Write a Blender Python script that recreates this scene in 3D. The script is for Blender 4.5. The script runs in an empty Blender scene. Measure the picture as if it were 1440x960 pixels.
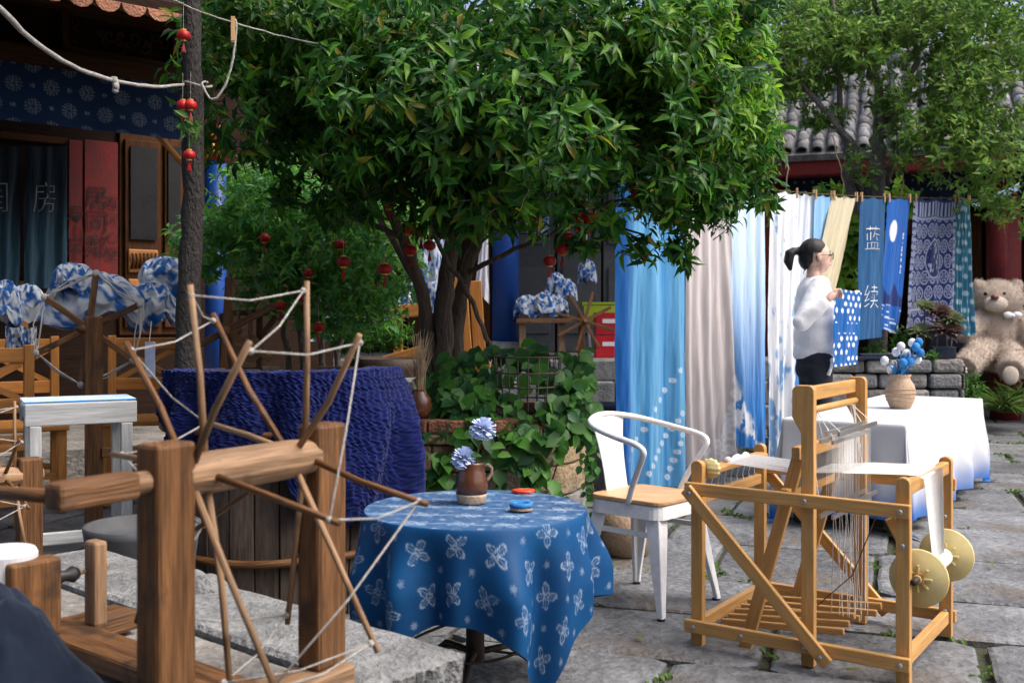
import bpy, bmesh, math, random
import numpy as np
from mathutils import Vector, Matrix
random.seed(7); RNG = np.random.default_rng(7)
PI = math.pi
scene = bpy.context.scene
COL = scene.collection
# ---------------------------------------------------------------- camera, sky, sun, exposure
FPX, CXP, HYP, CAMH = 1500.0, 720.0, 443.0, 1.2      # photo is 1440 px wide, horizon at y = 443
cam = bpy.data.cameras.new('camera'); cam_o = bpy.data.objects.new('camera', cam); COL.objects.link(cam_o)
cam.sensor_width = 36; cam.lens = FPX / 1440 * 36; cam.shift_y = -(480 - HYP) / 1440
cam_o.location = (0, 0, CAMH); cam_o.rotation_euler = (PI / 2, 0, 0)
cam.clip_start = .05; cam.clip_end = 500
cam.dof.use_dof = True; cam.dof.focus_distance = 4.6; cam.dof.aperture_fstop = 5.0
scene.camera = cam_o
SUN_EL, SUN_AZ = math.radians(56), math.radians(106)    # azimuth from +Y clockwise: from the right, a little to the front
world = bpy.data.worlds.new('World'); scene.world = world; world.use_nodes = True
wn = world.node_tree; bg = wn.nodes['Background']
sky = wn.nodes.new('ShaderNodeTexSky'); sky.sky_type = 'NISHITA'; sky.sun_disc = False
sky.sun_elevation = SUN_EL; sky.sun_rotation = SUN_AZ; sky.dust_density = 6; sky.air_density = .7; sky.ozone_density = 1
wn.links.new(sky.outputs[0], bg.inputs[0]); bg.inputs[1].default_value = .15
sun = bpy.data.lights.new('sun', 'SUN'); sun.energy = 1.1; sun.angle = math.radians(30); sun.color = (1, .95, .88)
sun_o = bpy.data.objects.new('sun', sun); COL.objects.link(sun_o)
sd = Vector((math.sin(SUN_AZ) * math.cos(SUN_EL), math.cos(SUN_AZ) * math.cos(SUN_EL), math.sin(SUN_EL)))
sun_o.rotation_euler = sd.to_track_quat('Z', 'Y').to_euler(); sun_o.location = (0, 0, 12)
scene.view_settings.view_transform = 'Standard'; scene.view_settings.look = 'None'
scene.view_settings.exposure = 1.1; scene.view_settings.gamma = 1
# ---------------------------------------------------------------- helpers
V = Vector
def P(px, py, d): return V(((px - CXP) / FPX * d, d, CAMH - (py - HYP) / FPX * d))
def G(px, py, z=0):
    d = FPX * (CAMH - z) / (py - HYP); return V(((px - CXP) / FPX * d, d, z))
def ray_plane(px, py, p0, n):
    r = V(((px - CXP) / FPX, 1, -(py - HYP) / FPX)); o = V((0, 0, CAMH))
    return o + r * ((p0 - o).dot(n) / r.dot(n))
def S(r, g, b, k=1.0):
    f = lambda c: (c / 255 / 12.92 if c <= 10 else ((c / 255 + .055) / 1.055) ** 2.4) * k
    return (f(r), f(g), f(b))
def vn(x, y, seed=0):
    x = np.asarray(x, float); y = np.asarray(y, float); xi = np.floor(x); yi = np.floor(y); xf = x - xi; yf = y - yi
    def h(a, b):
        n = np.sin(a * 127.1 + b * 311.7 + seed * 74.7) * 43758.5453; return n - np.floor(n)
    u = xf * xf * (3 - 2 * xf); v = yf * yf * (3 - 2 * yf)
    return (h(xi, yi) * (1 - u) + h(xi + 1, yi) * u) * (1 - v) + (h(xi, yi + 1) * (1 - u) + h(xi + 1, yi + 1) * u) * v
def fbm(x, y, seed=0, o=4):
    s = 0; a = .5
    for k in range(o):
        s = s + a * vn(x * 2 ** k, y * 2 ** k, seed + k); a *= .5
    return s / (1 - .5 ** o)
def sm(x, a, b):
    t = np.clip((x - a) / (b - a), 0, 1); return t * t * (3 - 2 * t)
def mixc(c0, c1, t):
    t = np.asarray(t)[..., None]; return np.asarray(c0) * (1 - t) + np.asarray(c1) * t
ORG = {}
def tag(o, label=None, cat=None, group=None, kind=None):
    if label: o['label'] = label
    if cat: o['category'] = cat
    if group: o['group'] = group
    if kind: o['kind'] = kind
    return o
def thing(name, label, cat, loc=(0, 0, 0), group=None):
    o = bpy.data.objects.new(name, None); COL.objects.link(o); o.location = loc; o.empty_display_size = .1
    ORG[o.name] = V(loc); return tag(o, label, cat, group)
def link(name, me, parent=None, loc=None):
    o = bpy.data.objects.new(name, me); COL.objects.link(o)
    if parent is not None:
        o.parent = parent; ORG[o.name] = ORG[parent.name]
    else:
        ORG[o.name] = V(loc) if loc is not None else V((0, 0, 0)); o.location = ORG[o.name]
    return o
class MB:
    def __init__(s): s.v = []; s.f = []; s.uv = []; s.c = []
    def add(s, vs, fs, uvs=None, col=None):
        b = len(s.v); s.v += [tuple(v) for v in vs]
        for i, f in enumerate(fs):
            s.f.append([b + k for k in f]); s.uv.append(uvs[i] if uvs else [(vs[k][0] + vs[k][1] * .3, vs[k][2] + vs[k][1] * .7) for k in f])
        if col is not None: s.c += [tuple(col)] * len(vs)
        return s
    def box(s, c, size, ax=None, col=None):
        c = V(c); X, Y, Z = ax if ax else (V((1, 0, 0)), V((0, 1, 0)), V((0, 0, 1)))
        hx, hy, hz = [k / 2 for k in size]
        vs = [c + X * (a * hx) + Y * (b * hy) + Z * (d * hz) for d in (-1, 1) for b in (-1, 1) for a in (-1, 1)]
        fs = [(0, 2, 3, 1), (4, 5, 7, 6), (0, 1, 5, 4), (2, 6, 7, 3), (0, 4, 6, 2), (1, 3, 7, 5)]
        L = list(size); k = L.index(max(L)); o = [i for i in range(3) if i != k]; r = random.random() * 9
        loc = [(a * hx, b * hy, d * hz) for d in (-1, 1) for b in (-1, 1) for a in (-1, 1)]
        uv = [[(loc[i][k] + r, loc[i][o[0]] + loc[i][o[1]] * 1.3 + r) for i in f] for f in fs]
        return s.add(vs, fs, uv, col)
    def beam(s, p0, p1, w, h, up=(0, 0, 1), ext=0, col=None):
        p0 = V(p0); p1 = V(p1); d = (p1 - p0); L = d.length; d.normalize(); up = V(up)
        y = up.cross(d)
        if y.length < 1e-4: y = V((1, 0, 0)).cross(d)
        y.normalize(); z = d.cross(y)
        return s.box((p0 + p1) / 2, (L + 2 * ext, w, h), (d, y, z), col)
    def tube(s, pts, rad, n=8, cap=True, col=None):
        pts = [V(p) for p in pts]; m = len(pts)
        if not hasattr(rad, '__len__'): rad = [rad] * m
        vs = []; prev = None; L = 0; us = []
        for i, p in enumerate(pts):
            t = (pts[min(i + 1, m - 1)] - pts[max(i - 1, 0)]).normalized()
            if prev is None:
                a = V((0, 0, 1)) if abs(t.z) < .9 else V((1, 0, 0)); x = (a - t * a.dot(t)).normalized()
            else: x = (prev - t * prev.dot(t)).normalized()
            prev = x; y = t.cross(x)
            if i: L += (p - pts[i - 1]).length
            us.append(L)
            for k in range(n):
                an = 2 * PI * k / n; vs.append(p + (x * math.cos(an) + y * math.sin(an)) * rad[i])
        fs = []; uv = []; r = random.random() * 9
        for i in range(m - 1):
            for k in range(n):
                k2 = (k + 1) % n; fs.append((i * n + k, i * n + k2, (i + 1) * n + k2, (i + 1) * n + k))
                w = 6.28 * max(rad[i], .004)
                uv.append([(us[i] + r, k / n * w + r), (us[i] + r, (k + 1) / n * w + r), (us[i + 1] + r, (k + 1) / n * w + r), (us[i + 1] + r, k / n * w + r)])
        if cap:
            fs.append(tuple(range(n))[::-1]); uv.append([(r, r + .01 * k) for k in range(n)])
            fs.append(tuple((m - 1) * n + k for k in range(n))); uv.append([(r, r + .01 * k) for k in range(n)])
        return s.add(vs, fs, uv, col)
    def lathe(s, prof, c=(0, 0, 0), n=24, ax=None, col=None, wob=None):
        c = V(c); X, Y, Z = ax if ax else (V((1, 0, 0)), V((0, 1, 0)), V((0, 0, 1)))
        vs = []
        for (r, z) in prof:
            for k in range(n):
                a = 2 * PI * k / n; rr = r * (wob(a, z) if wob else 1); vs.append(c + X * (rr * math.cos(a)) + Y * (rr * math.sin(a)) + Z * z)
        fs = []; uv = []
        for i in range(len(prof) - 1):
            for k in range(n):
                k2 = (k + 1) % n; fs.append((i * n + k, i * n + k2, (i + 1) * n + k2, (i + 1) * n + k))
                uv.append([(prof[i][1], k / n), (prof[i][1], (k + 1) / n), (prof[i + 1][1], (k + 1) / n), (prof[i + 1][1], k / n)])
        if prof[0][0] > 1e-5: fs.append(tuple(range(n))[::-1]); uv.append([(vs[k][0], vs[k][1]) for k in range(n)])
        if prof[-1][0] > 1e-5:
            q = (len(prof) - 1) * n; fs.append(tuple(q + k for k in range(n))); uv.append([(vs[q + k][0], vs[q + k][1]) for k in range(n)])
        return s.add(vs, fs, uv, col)
    def ball(s, c, r, n=14, m=9, R=None, col=None):
        if not hasattr(r, '__len__'): r = (r, r, r)
        c = V(c); vs = []
        for j in range(m + 1):
            t = PI * j / m
            for k in range(n):
                a = 2 * PI * k / n; q = V((r[0] * math.sin(t) * math.cos(a), r[1] * math.sin(t) * math.sin(a), r[2] * math.cos(t)))
                vs.append(c + (R @ q if R else q))
        fs = [(j * n + k, (j + 1) * n + k, (j + 1) * n + (k + 1) % n, j * n + (k + 1) % n) for j in range(m) for k in range(n)]
        return s.add(vs, fs, None, col)
    def prism(s, pts, ext, col=None):
        pts = [V(p) for p in pts]; ext = V(ext); n = len(pts)
        vs = pts + [p + ext for p in pts]
        fs = [tuple(range(n))[::-1], tuple(range(n, 2 * n))] + [(k, (k + 1) % n, n + (k + 1) % n, n + k) for k in range(n)]
        return s.add(vs, fs, None, col)
    def grid(s, A, cols=None):
        nu, nv = A.shape[:2]; b = len(s.v); s.v += [tuple(p) for p in A.reshape(-1, 3)]
        for i in range(nu - 1):
            for j in range(nv - 1):
                s.f.append([b + i * nv + j, b + (i + 1) * nv + j, b + (i + 1) * nv + j + 1, b + i * nv + j + 1])
                s.uv.append([(i / nu, j / nv), ((i + 1) / nu, j / nv), ((i + 1) / nu, (j + 1) / nv), (i / nu, (j + 1) / nv)])
        if cols is not None: s.c += [tuple(c) for c in np.asarray(cols).reshape(-1, 3)]
        return s
    def mesh(s, name, mat, org=(0, 0, 0), smooth=False, clean=False):
        me = bpy.data.meshes.new(name); o = V(org)
        vs = [(v[0] - o[0], v[1] - o[1], v[2] - o[2]) for v in s.v]
        me.from_pydata(vs, [], s.f)
        uvl = me.uv_layers.new(name='UVMap'); flat = np.array([c for f in s.uv for q in f for c in q], dtype=np.float32)
        if len(flat) == 2 * len(me.loops): uvl.data.foreach_set('uv', flat)
        if s.c and len(s.c) == len(s.v):
            ca = me.color_attributes.new('Col', 'FLOAT_COLOR', 'POINT')
            ca.data.foreach_set('color', np.c_[np.array(s.c), np.ones(len(s.c))].astype(np.float32).ravel())
        me.materials.append(mat)
        if smooth: me.polygons.foreach_set('use_smooth', [True] * len(me.polygons))
        if clean:
            bm = bmesh.new(); bm.from_mesh(me); bmesh.ops.remove_doubles(bm, verts=bm.verts, dist=1e-5); bmesh.ops.recalc_face_normals(bm, faces=bm.faces); bm.to_mesh(me); bm.free()
        me.update(); return me
    def build(s, name, mat, parent=None, smooth=False, bev=0, loc=None, clean=False, label=None):
        if parent is None and loc is None:
            A = np.array(s.v); loc = (float(A[:, 0].mean()), float(A[:, 1].mean()), float(A[:, 2].min()))
        org = ORG[parent.name] if parent is not None else V(loc)
        o = link(name, s.mesh(name, mat, org, smooth, clean), parent, loc)
        if bev:
            b = o.modifiers.new('bevel', 'BEVEL'); b.width = bev; b.segments = 2; b.limit_method = 'ANGLE'; b.angle_limit = .6
        if label: o['label'] = label
        return o
def dup(root, loc, rotz=0, scale=1, label=None, group=None, rot=None):
    r = root.copy(); COL.objects.link(r); r.location = loc; r.rotation_euler = rot if rot else (0, 0, rotz)
    r.scale = (scale,) * 3 if not hasattr(scale, '__len__') else scale; ORG[r.name] = V(loc)
    if label: r['label'] = label
    if group: r['group'] = group
    for ch in list(root.children):
        c = ch.copy(); COL.objects.link(c); c.parent = r
        for g in list(ch.children):
            d = g.copy(); COL.objects.link(d); d.parent = c
    return r
def blob(mb, voxel, name, mat, parent, smooth_it=6, factor=.5, loc=None):
    me = mb.mesh('tmp', mat); o = bpy.data.objects.new('tmp', me); COL.objects.link(o)
    m = o.modifiers.new('r', 'REMESH'); m.mode = 'VOXEL'; m.voxel_size = voxel; m.use_smooth_shade = True
    m = o.modifiers.new('s', 'SMOOTH'); m.iterations = smooth_it; m.factor = factor
    ev = o.evaluated_get(bpy.context.evaluated_depsgraph_get()); me2 = bpy.data.meshes.new_from_object(ev)
    bpy.data.objects.remove(o); bpy.data.meshes.remove(me)
    org = ORG[parent.name] if parent is not None else V(loc)
    me2.transform(Matrix.Translation(-org)); me2.name = name
    me2.materials.clear(); me2.materials.append(mat)
    return link(name, me2, parent, loc)
# ---------------------------------------------------------------- materials
def nodes_of(name):
    m = bpy.data.materials.new(name); m.use_nodes = True; nt = m.node_tree; return m, nt, nt.nodes['Principled BSDF']
def N(nt, t, **kw):
    n = nt.nodes.new(t)
    for k, v in kw.items(): setattr(n, k, v)
    return n
def mat(name, col, rough=.6, var=.25, scale=8, bump=.15, stretch=None, metal=0, rnd=.15, col2=None, uv=False, spec=.4, sheen=0, trans=0, fine=1.0, blotch=None):
    m, nt, b = nodes_of(name); L = nt.links.new
    tc = N(nt, 'ShaderNodeTexCoord'); mp = N(nt, 'ShaderNodeMapping')
    L(tc.outputs['UV' if uv else 'Object'], mp.inputs['Vector'])
    if stretch: mp.inputs['Scale'].default_value = stretch
    oi = N(nt, 'ShaderNodeObjectInfo')
    ad = N(nt, 'ShaderNodeVectorMath', operation='ADD'); sc = N(nt, 'ShaderNodeVectorMath', operation='SCALE'); sc.inputs['Scale'].default_value = 37
    cb = N(nt, 'ShaderNodeCombineXYZ'); L(oi.outputs['Random'], cb.inputs[0]); L(oi.outputs['Random'], cb.inputs[1]); L(cb.outputs[0], sc.inputs[0])
    L(mp.outputs[0], ad.inputs[0]); L(sc.outputs[0], ad.inputs[1])
    n1 = N(nt, 'ShaderNodeTexNoise'); n1.inputs['Scale'].default_value = scale; n1.inputs['Detail'].default_value = 6; n1.inputs['Roughness'].default_value = .65
    n2 = N(nt, 'ShaderNodeTexNoise'); n2.inputs['Scale'].default_value = scale * 7 * fine; n2.inputs['Detail'].default_value = 4
    L(ad.outputs[0], n1.inputs['Vector']); L(ad.outputs[0], n2.inputs['Vector'])
    rp = N(nt, 'ShaderNodeValToRGB'); e = rp.color_ramp.elements
    c2 = col2 if col2 else tuple(min(1, c * (1 + var)) for c in col); c1 = tuple(c * (1 - var) for c in col)
    e[0].position = .3; e[0].color = (*c1, 1); e[1].position = .7; e[1].color = (*c2, 1)
    L(n1.outputs['Fac'], rp.inputs[0])
    h = N(nt, 'ShaderNodeHueSaturation'); L(rp.outputs[0], h.inputs['Color'])
    mr = N(nt, 'ShaderNodeMapRange'); mr.inputs['To Min'].default_value = 1 - rnd; mr.inputs['To Max'].default_value = 1 + rnd
    L(oi.outputs['Random'], mr.inputs[0])
    mu = N(nt, 'ShaderNodeMath', operation='MULTIPLY'); mf = N(nt, 'ShaderNodeMapRange'); mf.inputs['From Min'].default_value = .25; mf.inputs['From Max'].default_value = .75
    mf.inputs['To Min'].default_value = 1 - var * .6; mf.inputs['To Max'].default_value = 1 + var * .6; L(n2.outputs['Fac'], mf.inputs[0])
    L(mr.outputs[0], mu.inputs[0]); L(mf.outputs[0], mu.inputs[1]); L(mu.outputs[0], h.inputs['Value'])
    out = h.outputs[0]
    if blotch:
        n3 = N(nt, 'ShaderNodeTexNoise'); n3.inputs['Scale'].default_value = blotch[1]; n3.inputs['Detail'].default_value = 5; L(tc.outputs['Object'], n3.inputs['Vector'])
        r3 = N(nt, 'ShaderNodeValToRGB'); r3.color_ramp.elements[0].position = blotch[2]; r3.color_ramp.elements[1].position = blotch[2] + .12
        L(n3.outputs['Fac'], r3.inputs[0]); mx = N(nt, 'ShaderNodeMix', data_type='RGBA'); L(r3.outputs[0], mx.inputs[0]); L(out, mx.inputs[6]); mx.inputs[7].default_value = (*blotch[0], 1); out = mx.outputs[2]
    L(out, b.inputs['Base Color'])
    rr = N(nt, 'ShaderNodeMapRange'); rr.inputs['To Min'].default_value = max(.03, rough - .15); rr.inputs['To Max'].default_value = min(1, rough + .15); L(n1.outputs['Fac'], rr.inputs[0]); L(rr.outputs[0], b.inputs['Roughness'])
    b.inputs['Metallic'].default_value = metal; b.inputs['Specular IOR Level'].default_value = spec
    if sheen: b.inputs['Sheen Weight'].default_value = sheen
    if bump:
        bp = N(nt, 'ShaderNodeBump'); bp.inputs['Strength'].default_value = min(1, bump * 3); bp.inputs['Distance'].default_value = .01 * bump * 4
        mm = N(nt, 'ShaderNodeMath', operation='ADD'); L(n1.outputs['Fac'], mm.inputs[0]); L(n2.outputs['Fac'], mm.inputs[1]); L(mm.outputs[0], bp.inputs['Height']); L(bp.outputs[0], b.inputs['Normal'])
    if trans: b.inputs['Transmission Weight'].default_value = trans
    return m
def wood(name, col, rough=.55, var=.3, rnd=.12, bump=.1, dark=None, spec=.3, dirt=None):
    return mat(name, col, rough, var, 1.0, bump, stretch=(3, 38, 1), uv=True, rnd=rnd, col2=dark, fine=.5, spec=spec, blotch=dirt)
def vcol(name, rough=.8, translucent=0, weave=400, spec=.2, gloss=0, sheen=0, bump=.2):
    m, nt, b = nodes_of(name); L = nt.links.new
    at = N(nt, 'ShaderNodeAttribute', attribute_name='Col')
    tc = N(nt, 'ShaderNodeTexCoord'); n = N(nt, 'ShaderNodeTexNoise'); n.inputs['Scale'].default_value = weave; n.inputs['Detail'].default_value = 3
    L(tc.outputs['Object'], n.inputs['Vector'])
    mr = N(nt, 'ShaderNodeMapRange'); mr.inputs['To Min'].default_value = .75; mr.inputs['To Max'].default_value = 1.2; L(n.outputs['Fac'], mr.inputs[0])
    mx = N(nt, 'ShaderNodeVectorMath', operation='SCALE'); L(at.outputs['Color'], mx.inputs[0]); L(mr.outputs[0], mx.inputs['Scale'])
    L(mx.outputs[0], b.inputs['Base Color']); b.inputs['Roughness'].default_value = rough; b.inputs['Specular IOR Level'].default_value = spec
    if sheen: b.inputs['Sheen Weight'].default_value = sheen
    if bump:
        bp = N(nt, 'ShaderNodeBump'); bp.inputs['Strength'].default_value = bump; bp.inputs['Distance'].default_value = .002; L(n.outputs['Fac'], bp.inputs['Height']); L(bp.outputs[0], b.inputs['Normal'])
    if translucent:
        tr = N(nt, 'ShaderNodeBsdfTranslucent'); L(mx.outputs[0], tr.inputs['Color']); ms = N(nt, 'ShaderNodeMixShader'); ms.inputs[0].default_value = translucent
        L(b.outputs[0], ms.inputs[1]); L(tr.outputs[0], ms.inputs[2]); L(ms.outputs[0], nt.nodes['Material Output'].inputs['Surface'])
    return m
MT = {
 'flag': mat('flagstone', (.112, .118, .125), .62, .5, 3.5, .5, rnd=.3, spec=.45, blotch=((.10, .085, .07), 1.6, .56)),
 'soil': mat('joint_soil', (.035, .04, .02), .95, .5, 5, .4),
 'granite': mat('granite', (.17, .175, .175), .85, .4, 9, .4, rnd=.05),
 'rubble': mat('rubble_stone', (.19, .18, .165), .85, .45, 4, .5, rnd=.25),
 'plaster': mat('yellow_plaster', (.30, .22, .13), .9, .4, 5, .5, rnd=.2, blotch=((.16, .14, .11), 2.2, .5)),
 'brick': mat('old_brick', (.23, .10, .06), .9, .4, 9, .4, rnd=.25),
 'loomwood': wood('loom_pine', S(212, 162, 98, .74), .42, .22, .06, .04),
 'oldwood': wood('worn_wood', (.13, .06, .022), .55, .6, .2, .2, dirt=((.05, .028, .016), 9, .57)),
 'palewood': wood('pale_worn_wood', (.24, .145, .08), .55, .5, .15, .15, dirt=((.13, .075, .04), 11, .58)),
 'darkwood': wood('dark_wood', (.045, .028, .018), .6, .4, .2, .1),
 'barrelwood': wood('grey_stave_wood', (.075, .055, .042), .8, .5, .3, .2),
 'orangewood': wood('varnished_wood', (.36, .155, .04), .45, .3, .15, .05),
 'seatwood': wood('seat_wood', (.52, .32, .16), .4, .25, .05, .04),
 'housewood': wood('house_wood', (.06, .024, .008), .7, .5, .2, .08, spec=.12),
 'housedark': wood('house_dark_wood', (.022, .012, .008), .8, .5, .2, .08, spec=.08),
 'whitemetal': mat('white_metal', (.72, .74, .76), .36, .12, 5, .06, rnd=.02, blotch=((.50, .49, .46), 16, .64)),
 'whitewood': wood('white_painted_wood', (.40, .42, .43), .6, .3, .1, .06),
 'steel': mat('steel', (.5, .5, .5), .35, .1, 20, 0, metal=1),
 'wire': mat('rusty_wire', (.10, .08, .07), .6, .4, 30, 0, metal=.6),
 'bark': mat('bark', (.095, .07, .052), .9, .5, 9, .5, stretch=(1, 1, .25), rnd=.1),
 'darkbark': mat('dark_bark', (.022, .019, .018), .8, .5, 12, .4, stretch=(1, 1, .5)),
 'greybark': mat('grey_bark', (.16, .135, .115), .9, .4, 10, .8, stretch=(1, 1, .3)),
 'rope': mat('cotton_rope', (.52, .5, .47), .9, .25, 60, .3),
 'string': mat('white_string', (.72, .71, .68), .9, .1, 40, 0),
 'glaze': mat('brown_glaze', (.085, .032, .016), .22, .5, 5, .05, spec=.6),
 'clay': mat('pale_clay', (.38, .27, .18), .75, .25, 10, .2),
 'black': mat('black', (.012, .012, .014), .5, .2, 10, .05),
 'red': mat('lantern_red', (.36, .008, .009), .5, .25, 14, .05, rnd=.2),
 'gold': mat('gold_paint', (.6, .33, .05), .4, .3, 14, .1, metal=.3),
 'redpaint': mat('red_paint', (.13, .007, .006), .7, .4, 6, .1),
 'bluepaint': mat('blue_paint', (.005, .045, .22), .45, .2, 4, .05),
 'greypaint': mat('grey_panel', (.075, .08, .088), .6, .2, 3, .1),
 'rooftile': mat('grey_roof_tile', (.15, .15, .155), .85, .5, 6, .3, rnd=.35),
 'plastic': mat('yellow_plastic', (.64, .53, .24), .7, .1, 6, .05),
 'navy': mat('navy_cloth', (.012, .02, .04), .9, .3, 30, .12),
 'shag': mat('ultramarine_shag', (.006, .013, .17), .95, .6, 40, .8, sheen=.4),
 'skin': mat('skin', (.66, .43, .34), .5, .06, 8, .03),
 'hair': mat('black_hair', (.006, .005, .006), .6, .4, 5, .2, stretch=(1, 1, .2)),
 'knit': mat('white_sweatshirt', (.80, .81, .83), .95, .05, 30, .12, sheen=.2),
 'trouser': mat('black_trousers', (.015, .018, .028), .85, .2, 20, .1),
 'plush': mat('beige_plush', (.80, .61, .45), .95, .15, 45, .6, sheen=.6),
 'plushpale': mat('cream_plush', (.74, .62, .50), .95, .1, 45, .5, sheen=.5),
 'ceramic': mat('white_ceramic', (.62, .63, .66), .45, .08, 5, .05),
 'lime': mat('lime_plastic', (.35, .50, .02), .4, .1, 5, .02),
 'crate': mat('red_plastic', (.45, .012, .02), .4, .1, 5, .02),
 'thread': mat('undyed_thread', (.74, .74, .72), .9, .1, 60, .1),
 'orange': mat('orange_handle', (.75, .06, .02), .35, .1, 10, .02),
 'petal': mat('pale_blue_petal', (.60, .69, .90), .8, .12, 20, .05, rnd=.1),
 'felt': mat('white_felt', (.78, .80, .84), .95, .08, 30, .2),
 'feltblue': mat('blue_felt', (.03, .20, .50), .95, .25, 20, .2, rnd=.3),
 'cloth': vcol('dyed_cloth', .85, .18, 420, sheen=.15),
 'tcloth': vcol('table_cotton', .58, 0, 420, spec=.22),
 'leaf': vcol('glossy_leaf', .42, .45, 25, .26, bump=.1),
 'leafm': vcol('matte_leaf', .55, .4, 25, .2, bump=.1),
 'straw': mat('dry_grass', (.34, .25, .15), .9, .3, 12, .1),
 'white': mat('white_paint', (.75, .75, .75), .6, .06, 5, .03),
 'ink': mat('black_ink', (.012, .01, .01), .8, .2, 10, 0),
 'glass': mat('dark_glass', (.012, .012, .012), .3, .3, 4, .05, spec=.2),
 'stem': mat('green_stem', (.09, .15, .03), .7, .2, 20, .1),
 'chalk': mat('grey_paint_lettering', (.16, .17, .18), .9, .3, 9, 0),
 'pinkpanel': mat('dusty_plaster', (.20, .11, .09), .85, .3, 3, .1),
}
# ---------------------------------------------------------------- cloth and lettering
def cloth(name, fn, nu, nv, colfn, m='cloth', parent=None, label=None, cat=None, group=None, loc=None):
    U, W = np.meshgrid(np.linspace(0, 1, nu), np.linspace(0, 1, nv), indexing='ij')
    A = fn(U, W); C = np.broadcast_to(np.asarray(colfn(U, W)), A.shape)
    mb = MB(); mb.grid(A, C); o = mb.build(name, MT[m], parent, smooth=True, loc=loc)
    if label: tag(o, label, cat, group)
    return o
def hang(T0, T1, B0, B1, folds=4, amp=.03, seed=1, sag=.012, topamp=.3, n=None):
    T0, T1, B0, B1 = [np.array(p) for p in (T0, T1, B0, B1)]
    e = T1 - T0; nn = np.array(n) if n is not None else np.array([e[1], -e[0], 0]) / np.hypot(e[0], e[1])
    def fn(U, W):
        U = np.asarray(U, float); W = np.asarray(W, float)
        a = T0 + U[..., None] * (T1 - T0); b = B0 + U[..., None] * (B1 - B0); Q = a + W[..., None] * (b - a)
        d = amp * (topamp + (1 - topamp) * W) * (np.sin(2 * PI * folds * U + seed + 4 * vn(U * 3 + W * .7, W * 1.6, seed)) * (.25 + .6 * vn(U * 4, W * 1.5, seed + 5)) + (fbm(U * 6 + W, W * 2.5, seed + 9) - .5) * 2.2)
        Q = Q + d[..., None] * nn
        Q[..., 2] -= sag * np.abs(np.sin(U * PI * 2)) * (1 - W)
        return Q
    return fn
_tc = {}
def text_mesh(st, offset=0.0):
    if (st, offset) in _tc: return _tc[(st, offset)]
    cu = bpy.data.curves.new('t', 'FONT'); cu.body = st; cu.size = 1; cu.align_x = 'CENTER'; cu.align_y = 'CENTER'; cu.resolution_u = 3; cu.offset = offset; cu.fill_mode = 'FRONT'
    o = bpy.data.objects.new('t', cu); COL.objects.link(o)
    me = bpy.data.meshes.new_from_object(o.evaluated_get(bpy.context.evaluated_depsgraph_get()))
    vs = np.array([v.co[:2] for v in me.vertices]); fs = [list(p.vertices) for p in me.polygons]
    bpy.data.objects.remove(o); bpy.data.curves.remove(cu); bpy.data.meshes.remove(me)
    if len(vs): vs = vs - (vs.max(0) + vs.min(0)) / 2
    _tc[(st, offset)] = (vs, fs); return vs, fs
def letter_on(fn, st, u, v, su, sv, m, parent, name='lettering', off=.006, offset=0.0):
    vs, fs = text_mesh(st, offset)
    if not len(vs): return
    A = fn(np.clip(u + vs[:, 0] * su, 0, 1), np.clip(v - vs[:, 1] * sv, 0, 1)); A = A + np.array([0, -off, 0])
    mb = MB(); mb.add([tuple(a) for a in A], fs); return mb.build(name, MT[m], parent)
def letter_flat(st, c, ex, ez, size, m, parent, name='lettering', offset=0.0):
    vs, fs = text_mesh(st, offset)
    if not len(vs): return
    mb = MB(); mb.add([V(c) + V(ex) * (a * size) + V(ez) * (b * size) for a, b in vs], fs); return mb.build(name, MT[m], parent)
def quad_fn(A, B, C_, D):      # A top-left, B top-right, C bottom-left, D bottom-right
    A, B, C_, D = [np.array(p) for p in (A, B, C_, D)]
    def fn(U, W):
        U = np.asarray(U, float)[..., None]; W = np.asarray(W, float)[..., None]
        return (A * (1 - U) + B * U) * (1 - W) + (C_ * (1 - U) + D * U) * W
    return fn
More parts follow.
